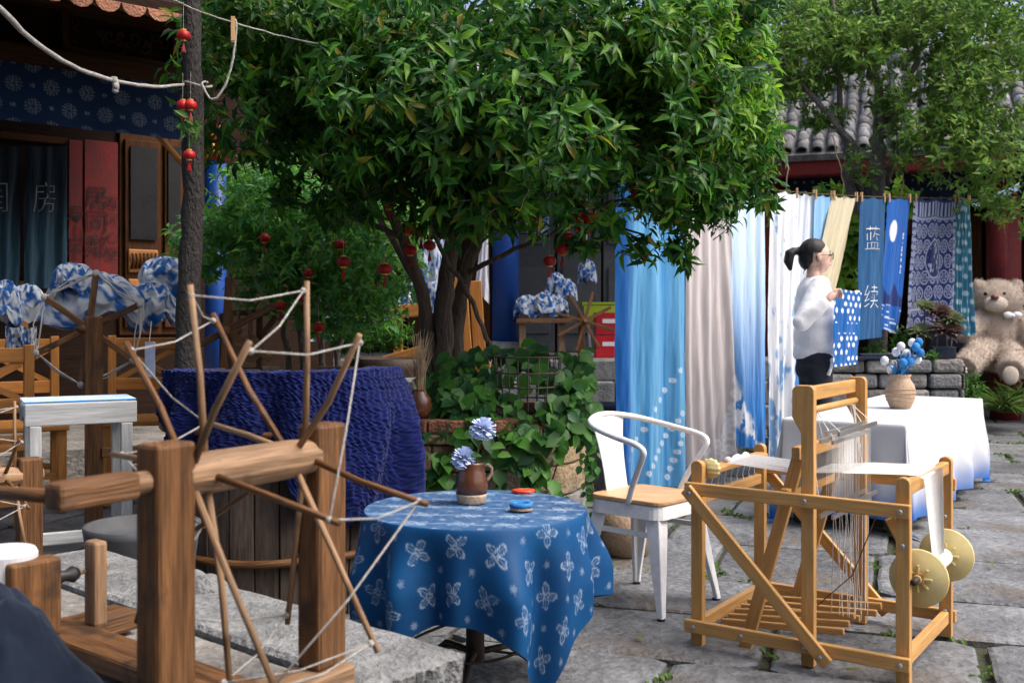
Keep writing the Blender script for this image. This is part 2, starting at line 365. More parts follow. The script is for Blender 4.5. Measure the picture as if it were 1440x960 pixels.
# ---------------------------------------------------------------- foliage
def leaf_shape(shape, arch):
    if shape == 'long': W = [(0, .06), (.3, .9), (.62, .8), (1, .0)]
    else: W = [(0, .15), (.25, .95), (.6, .9), (1, .0)]
    vs = []; 
    for (t, w) in W:
        z = -arch * t * t
        vs += [(t, -w / 2, z + .10 * w), (t, 0, z), (t, w / 2, z + .10 * w)]
    fs = []
    for i in range(3):
        a = i * 3; fs += [(a, a + 3, a + 4, a + 1), (a + 1, a + 4, a + 5, a + 2)]
    return np.array(vs), fs
def frame(d, up):
    d = d / np.linalg.norm(d); y = np.cross(up, d); n = np.linalg.norm(y)
    y = y / n if n > 1e-5 else np.array([1., 0, 0]); return np.array([d, y, np.cross(d, y)]).T
def make_leaves(specs, root, m, nparts, shape, arch, ratio, cols, vis=None, name='foliage'):
    """specs: list of (pos, dir, up, length); the nparts shown largest become single leaf parts."""
    base, fs = leaf_shape(shape, arch)
    def score(s): return s[3] / max(.5, s[0][1]) if vis is None else vis(s)
    order = sorted(range(len(specs)), key=lambda i: -score(specs[i])); single = set(order[:nparts])
    mesh_pool = []
    for c in cols:
        mb = MB(); mb.add([(a[0], a[1] * ratio, a[2]) for a in base], fs, None, c); mesh_pool.append(mb.mesh('leaf', m, (0, 0, 0), True))
    R0 = np.array(ORG[root.name]); vs_all = []; cs = []; fl = []; k = 0
    nb = len(base); b3 = base * np.array([1, ratio, 1])
    for i, (p, d, up, L) in enumerate(specs):
        F = frame(np.array(d, float), np.array(up, float)); ci = random.randrange(len(cols))
        if i in single:
            o = bpy.data.objects.new('leaf', mesh_pool[ci]); COL.objects.link(o); o.parent = root
            M4 = np.eye(4); M4[:3, :3] = F * L; M4[:3, 3] = np.array(p) - R0; o.matrix_local = Matrix(M4.tolist())
        else:
            Q = (b3 * L) @ F.T + np.array(p) - R0; vs_all.append(Q); c = np.array(cols[ci]) * random.uniform(.7, 1.25); cs.append(np.tile(c, (nb, 1)))
            fl += [[q + k for q in f] for f in fs]; k += nb
    if vs_all:
        me = bpy.data.meshes.new(name); me.from_pydata(np.vstack(vs_all).tolist(), [], fl)
        ca = me.color_attributes.new('Col', 'FLOAT_COLOR', 'POINT'); cc = np.vstack(cs); ca.data.foreach_set('color', np.c_[cc, np.ones(len(cc))].astype(np.float32).ravel())
        me.materials.append(m); me.polygons.foreach_set('use_smooth', [True] * len(me.polygons)); me.update()
        o = link(name, me, root); o['kind'] = 'stuff'
def clusters(ells, n, per, L, spread=.8, droop=.5, shell=.55, twigs=None, gap=0.0):
    """whorls of leaves spread through a set of ellipsoids [(centre, radii)], weighted by area"""
    w = np.array([r[0] * r[2] + r[0] * r[1] for c, r in ells]); w = w / w.sum(); out = []
    for _ in range(n):
        c, r = ells[RNG.choice(len(ells), p=w)]
        u = RNG.normal(size=3); u /= np.linalg.norm(u); rad = shell + (1 - shell) * RNG.random() ** .6
        rad *= .82 + .36 * fbm(u[0] * 3 + c[0] * 2, u[2] * 3 + u[1] * 2, 3, 2)
        p = np.array(c) + u * np.array(r) * rad
        if gap and .5 * vn(p[0] * 3.1 + p[1] * 1.3, p[2] * 3.3 + p[1], 17) + .5 * vn(p[0] * 6.3 - p[1], p[2] * 6.1, 23) < gap: continue
        ax = u + np.array([0, -.15, .55]) + RNG.normal(size=3) * .3; ax /= np.linalg.norm(ax)
        if twigs is not None: twigs.append((p, p - ax * L * RNG.uniform(1.2, 2.2)))
        k = int(per * RNG.uniform(.7, 1.3)) + 1; s0 = RNG.random() * 6.28
        t1 = np.cross(ax, [.3, .2, .9]); t1 /= np.linalg.norm(t1); t2 = np.cross(ax, t1); sc = RNG.uniform(.75, 1.2)
        for j in range(k):
            a = s0 + j * 2.4; q = ax * RNG.uniform(.25, 1.0) + (t1 * math.cos(a) + t2 * math.sin(a)) * spread + np.array([0, 0, -droop * RNG.random()])
            out.append((p - ax * L * 1.7 * RNG.random(), q, ax + RNG.normal(size=3) * .25, L * sc * RNG.uniform(.55, 1.25)))
    return out
def twig_part(root, tw, r, m, name='twigs'):
    mb = MB()
    for a, b in tw: mb.tube([b, (np.array(a) + np.array(b)) / 2 + RNG.normal(size=3) * .01, a], [r, r * .8, r * .5], 4, False)
    o = mb.build(name, m, root); o['kind'] = 'stuff'
def limb(mb, pts, r0, r1, n=9, wob=.012):
    pts = [V(p) for p in pts]; out = []; m = 5
    for i in range(len(pts) - 1):
        a = pts[max(i - 1, 0)]; b = pts[i]; c = pts[i + 1]; d = pts[min(i + 2, len(pts) - 1)]
        for k in range(m):
            t = k / m; q = .5 * ((2 * b) + (c - a) * t + (2 * a - 5 * b + 4 * c - d) * t * t + (3 * b - a - 3 * c + d) * t ** 3)
            out.append(q + V([random.gauss(0, wob) for _ in range(3)]) * (1 if 0 < i + k else 0))
    out.append(pts[-1]); L = len(out)
    mb.tube(out, [(r0 + (r1 - r0) * i / (L - 1)) * random.uniform(.93, 1.07) for i in range(L)], n); return out
# ================================================================ SETTING
mb = MB(); mb.add([(-150, -60, -.03), (150, -60, -.03), (150, 300, -.03), (-150, 300, -.03)], [(0, 1, 2, 3)])
ground = mb.build('ground', MT['soil'], loc=(0, 0, 0)); tag(ground, kind='structure')
JOINTS = []
def flagstones():
    ang = math.radians(-19); ex = V((math.cos(ang), math.sin(ang), 0)); ey = V((-math.sin(ang), math.cos(ang), 0)); n = 0
    y = -3.5; row = 0; extra = MB()
    while y < 16:
        h = random.uniform(.5, .86); x = -9 + random.uniform(0, .7); row += 1
        while x < 11:
            w = random.uniform(.55, 1.2); c = ex * (x + w / 2) + ey * (y + h / 2)
            infr = 2.4 < c.y < 13.2 and -.62 * c.y < c.x < .56 * c.y and c.x > -1.2 + (.0 if c.y < 6 else .9)
            if -7 < c.x < 8 and .2 < c.y < 14.5:
                g = .014; pts = []
                for (a, b) in ((0, 0), (1, 0), (1, 1), (0, 1)):
                    pts.append((x + g + a * (w - 2 * g) + random.uniform(-.012, .012), y + g + b * (h - 2 * g) + random.uniform(-.012, .012)))
                ring = []
                for i in range(4):
                    p = pts[i]; q = pts[(i + 1) % 4]
                    for t in (.06, .35, .65, .94):
                        ring.append((p[0] + (q[0] - p[0]) * t + random.uniform(-.008, .008), p[1] + (q[1] - p[1]) * t + random.uniform(-.008, .008)))
                cx = x + w / 2; cy = y + h / 2; z0 = random.uniform(-.006, .006); tx = random.uniform(-.008, .008); ty = random.uniform(-.008, .008)
                def W(p, z, k): 
                    qx = cx + (p[0] - cx) * k; qy = cy + (p[1] - cy) * k; return ex * qx + ey * qy + V((0, 0, z0 + z + tx * (qx - cx) + ty * (qy - cy)))
                vs = [W(p, -.05, 1) for p in ring] + [W(p, -.007, 1) for p in ring] + [W(p, 0, .965) for p in ring]; m = len(ring)
                fs = [(k, (k + 1) % m, m + (k + 1) % m, m + k) for k in range(m)] + [(m + k, m + (k + 1) % m, 2 * m + (k + 1) % m, 2 * m + k) for k in range(m)] + [tuple(range(2 * m, 3 * m))]
                if infr and n < 295:
                    b = MB(); b.add([v - c for v in vs], fs); o = bpy.data.objects.new('flagstone', b.mesh('flagstone', MT['flag'])); COL.objects.link(o); o.parent = ground; o.location = c; n += 1
                    for k in range(m): JOINTS.append((W(ring[k], 0, 1.02), c))
                else: extra.add(vs, fs)
            x += w
        y += h
    o = extra.build('paving', MT['flag'], ground); o['kind'] = 'stuff'; return n
NFLAG = flagstones()
def weeds():
    o_ = thing('weeds', None, None); mbw = MB(); cnt = 0
    cand = [j for j in JOINTS if 2.8 < j[0].y < 11 and j[0].x > .2]
    seeds = random.sample(cand, 190)
    for p, c in seeds:
        size = random.choice([.4, .6, .6, 1.2]); nn = int(26 * size)
        tang = (V((-(p - c).y, (p - c).x, 0))).normalized()
        for k in range(nn):
            q = p + tang * random.gauss(0, .07 * size) + V((random.gauss(0, .013), random.gauss(0, .013), -.008)); a = random.random() * 6.28; L = random.uniform(.012, .034) * (1 + .4 * size)
            d = V((math.cos(a), math.sin(a), random.uniform(.3, 1.6))).normalized() * L; s = V((-math.sin(a), math.cos(a), 0)) * L * .3
            g = random.uniform(.6, 1.3); mbw.add([q, q + d * .55 + s, q + d + V((0, 0, -L * .2)), q + d * .55 - s], [(0, 1, 2, 3)], None, (.075 * g, .15 * g, .025 * g))
    bpy.data.objects.remove(o_)
    w = mbw.build('weeds', MT['leafm'], loc=(2, 5, 0)); tag(w, 'small green weeds growing in the joints between the flagstones', 'weeds', kind='stuff')
weeds()
# ---------------------------------------------------------------- long back house on a terrace
TZ = .7
mb = MB(); mb.box((-1.2, 15.2, TZ / 2 - .02), (9.4, 6.6, TZ + .03)); terrace = mb.build('terrace', MT['rubble'], loc=(-1.2, 12, 0)); tag(terrace, kind='structure')
for (z, d, hh) in ((.0, 11.25, .24), (.24, 11.5, .24), (.48, 11.72, .225)):
    x = -.4
    while x < 2.6:
        w = random.uniform(.5, .9); b = MB(); b.box((x + w / 2, d + .22, z + hh / 2), (w - .012, .5, hh - .006)); b.build('step_stone', MT['granite'], terrace, bev=.012); x += w
back = thing('courtyard_house', 'dark timber house with blue round pillars behind the big leafy tree', 'house', (-1, 13.2, TZ))
b = MB(); b.box((-1.6, 14.5, TZ + 2.0), (8.6, .2, 4)); b.build('wall', MT['housedark'], back)
for k in range(9):                                  # wooden wall panels
    x = -5.2 + k * .58; m = 'housewood'
    b = MB(); b.box((x, 14.36, TZ + 1.35), (.52, .06, 2.5)); o = b.build('wall_panel', MT[m], back, bev=.01)
    b = MB(); b.box((x, 14.31, TZ + 1.75), (.36, .05, 1.3)); b.build('panel_inset', MT['housedark'], o, bev=.01)
for k in range(4):
    x = .28 + k * .62; b = MB(); b.box((x, 14.36, TZ + 1.35), (.59, .06, 2.7)); o = b.build('wall_panel', MT['greypaint'], back, bev=.01)
    b = MB(); b.box((x, 14.31, TZ + .7), (.46, .03, .9)); b.box((x, 14.31, TZ + 2.0), (.46, .03, 1.1)); b.build('panel_inset', MT['greypaint'], o, bev=.008)
b = MB(); b.box((-1.6, 12.35, TZ + 2.75), (8.6, .28, .36)); b.build('beam', MT['housewood'], back, bev=.02)
b = MB(); b.prism([(-6, 11.5, TZ + 2.95), (-6, 14.8, TZ + 4.3), (-6, 14.8, TZ + 4.1), (-6, 11.5, TZ + 2.8)], (9, 0, 0)); b.build('roof', MT['rooftile'], back)
for (px, d, w) in ((711, 12.3, .155), ):
    q = P(px, 400, d); b = MB(); b.lathe([(w, TZ + .2), (w * .97, TZ + 2.62)], (q.x, q.y, 0), 28); pil = b.build('pillar', MT['bluepaint'], back, smooth=True, clean=True)
    b = MB(); b.lathe([(w * 1.5, TZ), (w * 1.55, TZ + .08), (w * 1.15, TZ + .2), (.01, TZ + .2)], (q.x, q.y, 0), 24); b.build('pillar_base', MT['granite'], pil, smooth=True)
    z1 = P(px, 226, d).z; z2 = P(px, 185, d).z
    b = MB(); b.lathe([(w * 1.03, z1), (w * 1.04, z2)], (q.x, q.y, 0), 28); cap = b.build('pillar_capital', MT['red'], pil, smooth=True)
    b = MB()
    for a in range(7):
        an = -PI / 2 + (a - 3) * .42; c = V((q.x + math.cos(an) * w * 1.05, q.y + math.sin(an) * w * 1.05, z1 + .06 + .2 * random.random()))
        b.ball(c, (.03, .03, .055), 8, 6)
    b.build('gold_flower', MT['gold'], cap, smooth=True)
# ---------------------------------------------------------------- left house
e = V((.745, .667, 0)); nL = V((.667, -.745, 0)); F0 = V((-3.67, 7.65, 0)); UPV = V((0, 0, 1))
left = thing('carved_wooden_house', 'dark carved timber house front with blue valance, red couplets and door curtains', 'house', (-3.4, 8, 0))
def FP(px, py, back_=0.0): return ray_plane(px, py, F0 - nL * back_, nL)
def slab(px0, py0, px1, py1, back_, thick, name, m, parent=left, bev=0):
    """board on a plane parallel to the house front, corners taken from the picture"""
    a = FP(px0, py0, back_); c = FP(px1, py1, back_); w = (c - a).dot(e); h = abs(a.z - c.z); mid = (a + c) / 2
    bb = MB(); bb.box(mid - nL * (thick / 2), (abs(w), thick, h), (e, -nL, UPV)); return bb.build(name, MT[m], parent, bev=bev)
BW = 1.5
b = MB(); c0 = F0 - nL * BW; b.box(c0 + e * .2 + V((0, 0, 2.0)), (7, .12, 4.2), (e, -nL, UPV)); b.build('wall', MT['housedark'], left)
b = MB(); b.box(F0 - nL * .8 + e * .2 + V((0, 0, .12)), (7, 2.4, .24), (e, -nL, UPV)); b.build('porch_floor', MT['rubble'], left)
z90 = FP(0, 92).z
b = MB(); b.box(F0 + e * -.5 + V((0, 0, z90 + .08)), (4.2, .2, .17), (e, -nL, UPV)); b.build('lower_beam', MT['housewood'], left, bev=.02)
b = MB(); b.box(F0 + e * -.5 + V((0, 0, z90 + .58)), (4.2, .24, .2), (e, -nL, UPV)); b.build('upper_beam', MT['housewood'], left, bev=.02)
b = MB(); b.box(F0 - nL * .06 + e * -.5 + V((0, 0, z90 + .33)), (4.2, .06, .33), (e, -nL, UPV)); b.build('frieze_board', MT['housedark'], left)
for (a0, a1) in ((-.75, -.1), (.45, 1.3)):           # carved frieze panels with raised scrolls
    c = F0 + e * (a0 + a1) / 2 + V((0, 0, z90 + .33)); b = MB(); w = a1 - a0
    for sx in (-1, 1): b.box(c + e * (sx * w / 2) + nL * .01, (.05, .06, .3), (e, -nL, UPV))
    for sz in (-1, 1): b.box(c + UPV * (sz * .14) + nL * .01, (w, .06, .04), (e, -nL, UPV))
    o = b.build('carved_panel', MT['housewood'], left, bev=.006)
    for k in range(16):
        q = c + e * random.uniform(-w / 2.3, w / 2.3) + UPV * random.uniform(-.11, .11); pts = []
        r = random.uniform(.03, .06); s = random.choice((-1, 1)); a_ = random.random() * 6.28
        for t in range(10): rr = r * (1 - t / 12); pts.append(q + e * (rr * math.cos(a_ + s * t * .7)) + UPV * (rr * math.sin(a_ + s * t * .7)))
        b = MB(); b.tube(pts, .011, 5); b.build('scroll', MT['housewood'], o, smooth=True)
q0 = FP(200, 12, -1.2); q0 = q0 - e * (q0 - F0).dot(e); b = MB(); b.prism([q0 - e * 4, q0 - e * 4 + UPV * .08, q0 - e * 4 - nL * 3.2 + UPV * 1.55, q0 - e * 4 - nL * 3.2 + UPV * 1.4], e * 5.9); b.build('roof', MT['housedark'], left)
for k in range(34):                                   # red clay tile edge of the eave
    c = q0 + e * (-3.9 + k * .175) + UPV * .0 + nL * .03; b = MB()
    b.prism([c + e * (.084 * math.cos(a)) + UPV * (-.075 * math.sin(a)) for a in np.linspace(0, PI, 7)] , -nL * .5 + UPV * .2); b.build('eave_tile', MT['brick'], left)
for ax in (-1.35,):                              # porch columns
    b = MB(); c = F0 + e * ax; b.lathe([(.11, .24), (.105, z90)], (c.x, c.y, 0), 20); b.build('column', MT['housewood'], left, smooth=True)
c = F0 + e * 1.66; zc1 = P(300, 227, c.y).z; zc2 = P(300, 178, c.y).z
b = MB(); b.lathe([(.088, .24), (.085, zc1)], (c.x, c.y, 0), 24); cl_ = b.build('column', MT['bluepaint'], left, smooth=True, label='blue painted porch column with a red and gold capital')
b = MB(); b.lathe([(.09, zc1), (.09, zc2)], (c.x, c.y, 0), 24); cp_ = b.build('capital', MT['red'], cl_, smooth=True)
for k in range(9):
    an = -PI / 2 + (k % 3 - 1) * .6; zz = zc1 + .04 + .07 * (k // 3) + .02 * (k % 2); q = V((c.x + math.cos(an) * .092, c.y + math.sin(an) * .092, zz)); b = MB(); b.ball(q, (.02, .012, .03), 8, 6); b.build('gold_flower', MT['gold'], cp_, smooth=True)
# carved corner bracket
br = MB(); c = F0 + e * 1.42 + UPV * z90; W_, H_ = .62, .62
for k in range(34):
    u = random.random(); v = random.random() * (1 - u * .9); q = c - e * (u * W_) - UPV * (v * H_ * (1 - u)); pts = []; r = .045; s = random.choice((-1, 1)); a_ = random.random() * 6.28
    for t in range(9): rr = r * (1 - t / 11); pts.append(q + e * (rr * math.cos(a_ + s * t * .75)) + UPV * (rr * math.sin(a_ + s * t * .75)) + nL * .0)
    br.tube(pts, .012, 5)
br.beam(c - e * W_, c - UPV * H_ , .04, .035); br.build('carved_bracket', MT['orangewood'], left, smooth=True)
# doors, panels on the recessed wall
slab(168, 180, 262, 470, BW - .1, .08, 'door_frame', 'housewood', bev=.01)
dr = slab(176, 195, 226, 460, BW - .14, .05, 'door', 'housewood', bev=.008)
slab(184, 205, 221, 338, BW - .165, .02, 'pane', 'glass', dr)
for (y0, y1) in ((350, 384), (392, 455)): slab(181, y0, 223, y1, BW - .165, .03, 'carved_inset', 'orangewood', dr, bev=.01)
for k in range(7):
    a = FP(186 + k * 5.5, 356, BW - .19); b = MB(); b.tube([a, FP(189 + k * 5, 367, BW - .19), FP(185 + k * 5.5, 378, BW - .19)], .012, 5); b.build('scroll', MT['housewood'], dr, smooth=True)
dr = slab(232, 195, 258, 460, BW - .14, .05, 'door', 'housewood', bev=.008); slab(237, 205, 254, 340, BW - .165, .02, 'pane', 'glass', dr)
for (x0, x1, t) in ((97, 116, '寿山不'), (119, 166, None)):
    o = slab(x0, 196, x1, 402, BW - .16, .03, 'red_couplet', 'redpaint', bev=.004)
    ex_, ez_ = e, UPV
    if t:
        for k, ch in enumerate(t): letter_flat(ch, FP(106.5, 300 + k * 27, BW - .175), ex_, ez_, .17, 'ink', o, offset=-.01)
    else:
        for k, ch in enumerate('居同鄰'): letter_flat(ch, FP(136, 278 + k * 34, BW - .175), ex_, ez_, .22, 'ink', o, offset=-.008)
        for k, ch in enumerate('春风心至'): letter_flat(ch, FP(158, 285 + k * 24, BW - .175), ex_, ez_, .13, 'ink', o, offset=-.01)
slab(0, 184, 95, 204, BW - .12, .05, 'transom', 'housewood', bev=.01); slab(28, 395, 40, 470, BW - .12, .05, 'door_edge', 'orangewood')
# blue valance with printed flower discs
def val_col(U, W):
    x = U * 3.2; y = W * .42; c = np.zeros(U.shape); 
    base = mixc(S(8, 40, 76), S(4, 28, 58), fbm(x * 3, y * 3, 4))
    gx = .26; gy = .15
    i = np.round(y / gy); xs = x + (i % 2) * gx / 2; dx = (xs + gx / 2) % gx - gx / 2; dy = y - i * gy; r = np.hypot(dx, dy); a = np.arctan2(dy, dx)
    d = np.zeros(U.shape)
    for (rr, nn) in ((.018, 6), (.034, 9), (.05, 13)):
        aa = (a * nn / (2 * PI) % 1 - .5) * 2 * PI / nn * rr; d = np.maximum(d, 1 - sm(np.hypot(r - rr, aa), .004, .009))
    dx2 = (xs) % gx - gx / 2; r2 = np.hypot(dx2, dy); d = np.maximum(d, (1 - sm(r2, .013, .018)) * (1 - .8 * (1 - sm(np.abs(dx2), .003, .006))))
    return mixc(base, S(140, 150, 155), d * .5)
v0 = F0 + nL * .13 - e * 1.9 + UPV * (z90 + .01); v1 = v0 + e * 3.2
vf = hang(v0, v1, v0 - UPV * .42, v1 - UPV * .42, 5, .02, 3, 0)
va = cloth('valance', vf, 300, 50, val_col, 'cloth', None, 'navy blue valance printed with white flower discs under the carved beam', 'valance', loc=v0)
# door curtains with lettering
def dcur(px0, px1, seed, ch, lab):
    a = FP(px0, 206, BW - .3); c = FP(px1, 206, BW - .3); d_ = FP(px0, 405, BW - .3); f_ = FP(px1, 405, BW - .3)
    fn = hang(a, c, d_, f_, 3, .03, seed, 0)
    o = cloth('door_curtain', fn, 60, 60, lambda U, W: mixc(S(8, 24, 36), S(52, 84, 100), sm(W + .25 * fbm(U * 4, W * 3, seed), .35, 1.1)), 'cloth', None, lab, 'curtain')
    for (cc, v) in ch: letter_on(fn, cc, .5, v, .62, .24, 'chalk', o, off=.02, offset=-.02)
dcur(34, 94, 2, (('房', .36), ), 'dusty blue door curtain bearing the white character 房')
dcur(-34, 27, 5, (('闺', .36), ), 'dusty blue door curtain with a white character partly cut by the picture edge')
# ---------------------------------------------------------------- right house with tiled roof
a20 = math.radians(-20); er = V((math.cos(a20), math.sin(a20), 0)); sr = V((-math.sin(a20), math.cos(a20), 0)); R0 = P(1072, 214, 12.8)
right = thing('tiled_house', 'house with grey barrel tiled roof and red eave behind the small trees', 'house', (R0.x + 2, 13, 0))
rise = .62; slope = (sr + UPV * rise).normalized(); rn = er.cross(slope); 
if rn.z < 0: rn = -rn
b = MB(); b.box(R0 + er * 4 + slope * 1.4 - rn * .08, (8.2, 2.9, .08), (er, slope, rn)); b.build('roof_deck', MT['rooftile'], right)
tile = MB(); n_ = 7
ring = [(math.cos(t) * .075, math.sin(t) * .06) for t in np.linspace(0, PI, n_)]
vs = [(x * k, y0, z * k) for (y0, k) in ((0, 1), (.27, .88)) for (x, z) in ring] + [(x * .8, 0, z * .75) for (x, z) in ring]
fs = [(k, k + 1, n_ + k + 1, n_ + k) for k in range(n_ - 1)] + [(2 * n_ + k, 2 * n_ + k + 1, k + 1, k) for k in range(n_ - 1)]
tile.add(vs, fs); tile_me = tile.mesh('roof_tile', MT['rooftile'], smooth=True)
slot = 0; Mrot = Matrix((er, slope, rn)).transposed().to_4x4(); rest = MB()
for cidx in range(42):
    for ridx in range(14):
        p = R0 + er * (.1 + cidx * .175 + random.uniform(-.01, .01)) + slope * (ridx * .21) + rn * (random.uniform(-.008, .008) - .01)
        if cidx < 21:
            o = bpy.data.objects.new('roof_tile', tile_me); COL.objects.link(o); o.parent = right
            o.matrix_local = Matrix.Translation(p - ORG[right.name]) @ Mrot @ Matrix.Rotation(random.uniform(-.03, .03), 4, 'Z'); slot += 1
        else: rest.add([p + er * v[0] + slope * v[1] + rn * v[2] for v in vs], fs)
o = rest.build('roof_tiles', MT['rooftile'], right, smooth=True); o['kind'] = 'stuff'
b = MB(); b.tube([R0 + slope * 2.84 + er * t + rn * .04 for t in (-.2, 2, 5, 8.2)], .14, 10); b.build('ridge', MT['rooftile'], right, smooth=True)
b = MB(); b.beam(R0 + sr * .15 - UPV * .18, R0 + er * 8 + sr * .15 - UPV * .18, .2, .24); b.build('eave_board', MT['redpaint'], right, bev=.02)
WP = R0 + sr * 2.2
b = MB(); b.box(WP + er * 4 + UPV * (1.7 - WP.z), (8.6, .15, 3.4), (er, sr, UPV)); b.build('wall', MT['housedark'], right)
def RP(px, py, back_): return ray_plane(px, py, R0 + sr * back_, sr)
for (px, m) in ((1088, 'redpaint'), (1300, 'housewood'), (1414, 'redpaint')):
    q = RP(px, 300, .5 if m == 'redpaint' else 1.9); b = MB(); b.lathe([(.17, 0), (.165, R0.z - .2)], (q.x, q.y, 0), 20); b.build('column', MT[m], right, smooth=True)
for (x0, x1, y0, y1, m) in ((1386, 1436, 262, 395, 'redpaint'), (1345, 1380, 300, 420, 'housewood'), (1262, 1284, 282, 330, 'orangewood'), (1200, 1258, 290, 470, 'housewood')):
    a = RP(x0, y0, 2.05); c = RP(x1, y1, 2.05); b = MB(); b.box((a + c) / 2, (abs((c - a).dot(er)), .08, a.z - c.z), (er, sr, UPV)); b.build('wall_panel', MT[m], right, bev=.01)
def dotc(U, W):
    d = np.zeros(U.shape); g = np.hypot((U * 26) % 1 - .5, (W * 5) % 1 - .5); return mixc(S(16, 24, 38), S(120, 140, 160), (1 - sm(g, .1, .18)) * .6)
a = RP(1100, 226, .4); c = RP(1440, 216, .4); vf = hang(a, c, a - UPV * .55, c - UPV * .55, 9, .03, 6, 0)
cloth('valance', vf, 240, 40, dotc, 'cloth', None, 'black valance with faint pale dots under the red eave', 'valance', loc=a)
# pale distant building seen through leaf gaps
far = thing('far_building', 'pale plastered building glimpsed through gaps at the top of the tree', 'building', (-1.5, 30, 0))
b = MB(); b.box((-2, 32, 4.5), (16, 4, 9)); b.build('wall', mat('pale_wall', (.62, .6, .55), .9, .1), far)
for k in range(4):
    b = MB(); b.box((-6 + k * 3.2, 29.95, 7.6), (1.2, .12, 1.3)); w_ = b.build('window', MT['whitewood'], far); b = MB(); b.box((-6 + k * 3.2, 29.88, 7.6), (1.0, .04, 1.1)); b.build('pane', MT['glass'], w_)
b = MB(); b.prism([(-10.5, 29.3, 9), (-10.5, 32, 10.4), (-10.5, 34.6, 9)], (17, 0, 0)); b.build('roof', MT['rooftile'], far)

# unseen timber house behind the viewer, added to shade the left side
shade_house = thing('added_shade_house', 'unseen dark timber house added behind the viewer to shade the left side', 'house', (-4, -4, 0))
b = MB(); b.box((-3.5, -4.6, 2.6), (13, .2, 5.2)); b.build('wall', MT['housedark'], shade_house)
b = MB(); b.prism([(-10.5, -2.2, 4.4), (-10.5, -6.5, 6.2), (-10.5, -6.5, 6.0), (-10.5, -2.2, 4.2)], (14, 0, 0)); b.build('roof', MT['rooftile'], shade_house)
for k in range(5): b = MB(); b.lathe([(.14, 0), (.135, 4.35)], (-9.5 + k * 2.9, -2.7, 0), 18); b.build('column', MT['housewood'], shade_house, smooth=True)
# ================================================================ FLOOR LOOM
NL_, NR_, FR_ = G(982, 906), G(1271, 960), G(1342, 896)
lu = NR_ - NL_; lv = FR_ - NR_; lu.z = lv.z = 0; LU = lu.length; lun = lu.normalized(); lvn = V((-lun.y, lun.x, 0)); LVL = lv.length
loom = thing('floor_loom', 'small wooden floor loom with white warp and two yellow plastic discs', 'loom', (NL_.x + .5, 3.9, 0))
def LP(s, t, z): return NL_ + lun * (s * LU) + lvn * (t * LVL) + V((0, 0, z))
LW = 'loomwood'
def lbeam(name, a, c, w, h, up=(0, 0, 1), ext=0, m=LW, parent=loom, bev=.004):
    b = MB(); b.beam(a, c, w, h, up, ext); return b.build(name, MT[m], parent, bev=bev)
def post(name, s, t, h, wide=0):
    w, th = .045, .032; c = LP(s, t, 0); pts = []
    if wide:
        prof = [(-w / 2, 0), (w / 2, 0), (w / 2, h - .03)] + [(w / 2 - .02 + .02 * math.cos(a), h - .02 + .02 * math.sin(a)) for a in (0.3, .8, 1.3)] + [(-w / 2 - wide + .025 + .025 * math.cos(a), h - .025 + .025 * math.sin(a)) for a in (1.8, 2.4, 2.9)] + [(-w / 2 - wide, h - .11), (-w / 2, h - .165)]
    else: prof = [(-w / 2, 0), (w / 2, 0)] + [(w / 2 * math.cos(a), h - w / 2 * .8 + w / 2 * .8 * math.sin(a)) for a in np.linspace(0, PI, 7)]
    b = MB(); vs = [c + lun * x + V((0, 0, z)) - lvn * th / 2 for x, z in prof]; n = len(vs); vs += [v + lvn * th for v in vs]
    fs = [tuple(range(n))[::-1], tuple(range(n, 2 * n))] + [(k, (k + 1) % n, n + (k + 1) % n, n + k) for k in range(n)]
    uv = [[((vs[i] - c).z + s * 3, (vs[i] - c).dot(lun) + (vs[i] - c).dot(lvn) + t) for i in f] for f in fs]
    b.add(vs, fs, uv); return b.build(name, MT[LW], loom, bev=.003)
for (s, t) in ((0, 0), (1, 0), (0, 1), (1, 1)): post('corner_post', s, t, .672)
post('castle_post', .565, 0, .96, .032); post('castle_post', .565, 1, .96, .032)
nT = -.053 ; fT = 1.053
for t in (nT, fT):
    lbeam('side_rail', LP(-.05, t, .572), LP(1.04, t, .565), .024, .046); lbeam('side_rail', LP(-.05, t, .075), LP(1.04, t, .07), .024, .046)
    d = -.045 if t < 0 else .045; lbeam('brace', LP(-.03, t + d, .575), LP(.68, t + d, .035), .022, .045, up=lvn.cross(LP(.68, 0, .035) - LP(-.03, 0, .575)))
for s in (0, 1): lbeam('cross_rail', LP(s, .03, .075), LP(s, .97, .075), .028, .046)
lbeam('breast_beam', LP(1.0, .03, .632), LP(1.0, .97, .632), .03, .046); lbeam('cross_rail', LP(.0, .03, .53), LP(0, .97, .53), .026, .04)
lbeam('castle_bar', LP(.53, .03, .925), LP(.53, .97, .925), .024, .05)
b = MB(); b.tube([LP(.545, .03, .868), LP(.545, .97, .868)], .013, 12); b.build('castle_rod', MT[LW], loom, smooth=True)
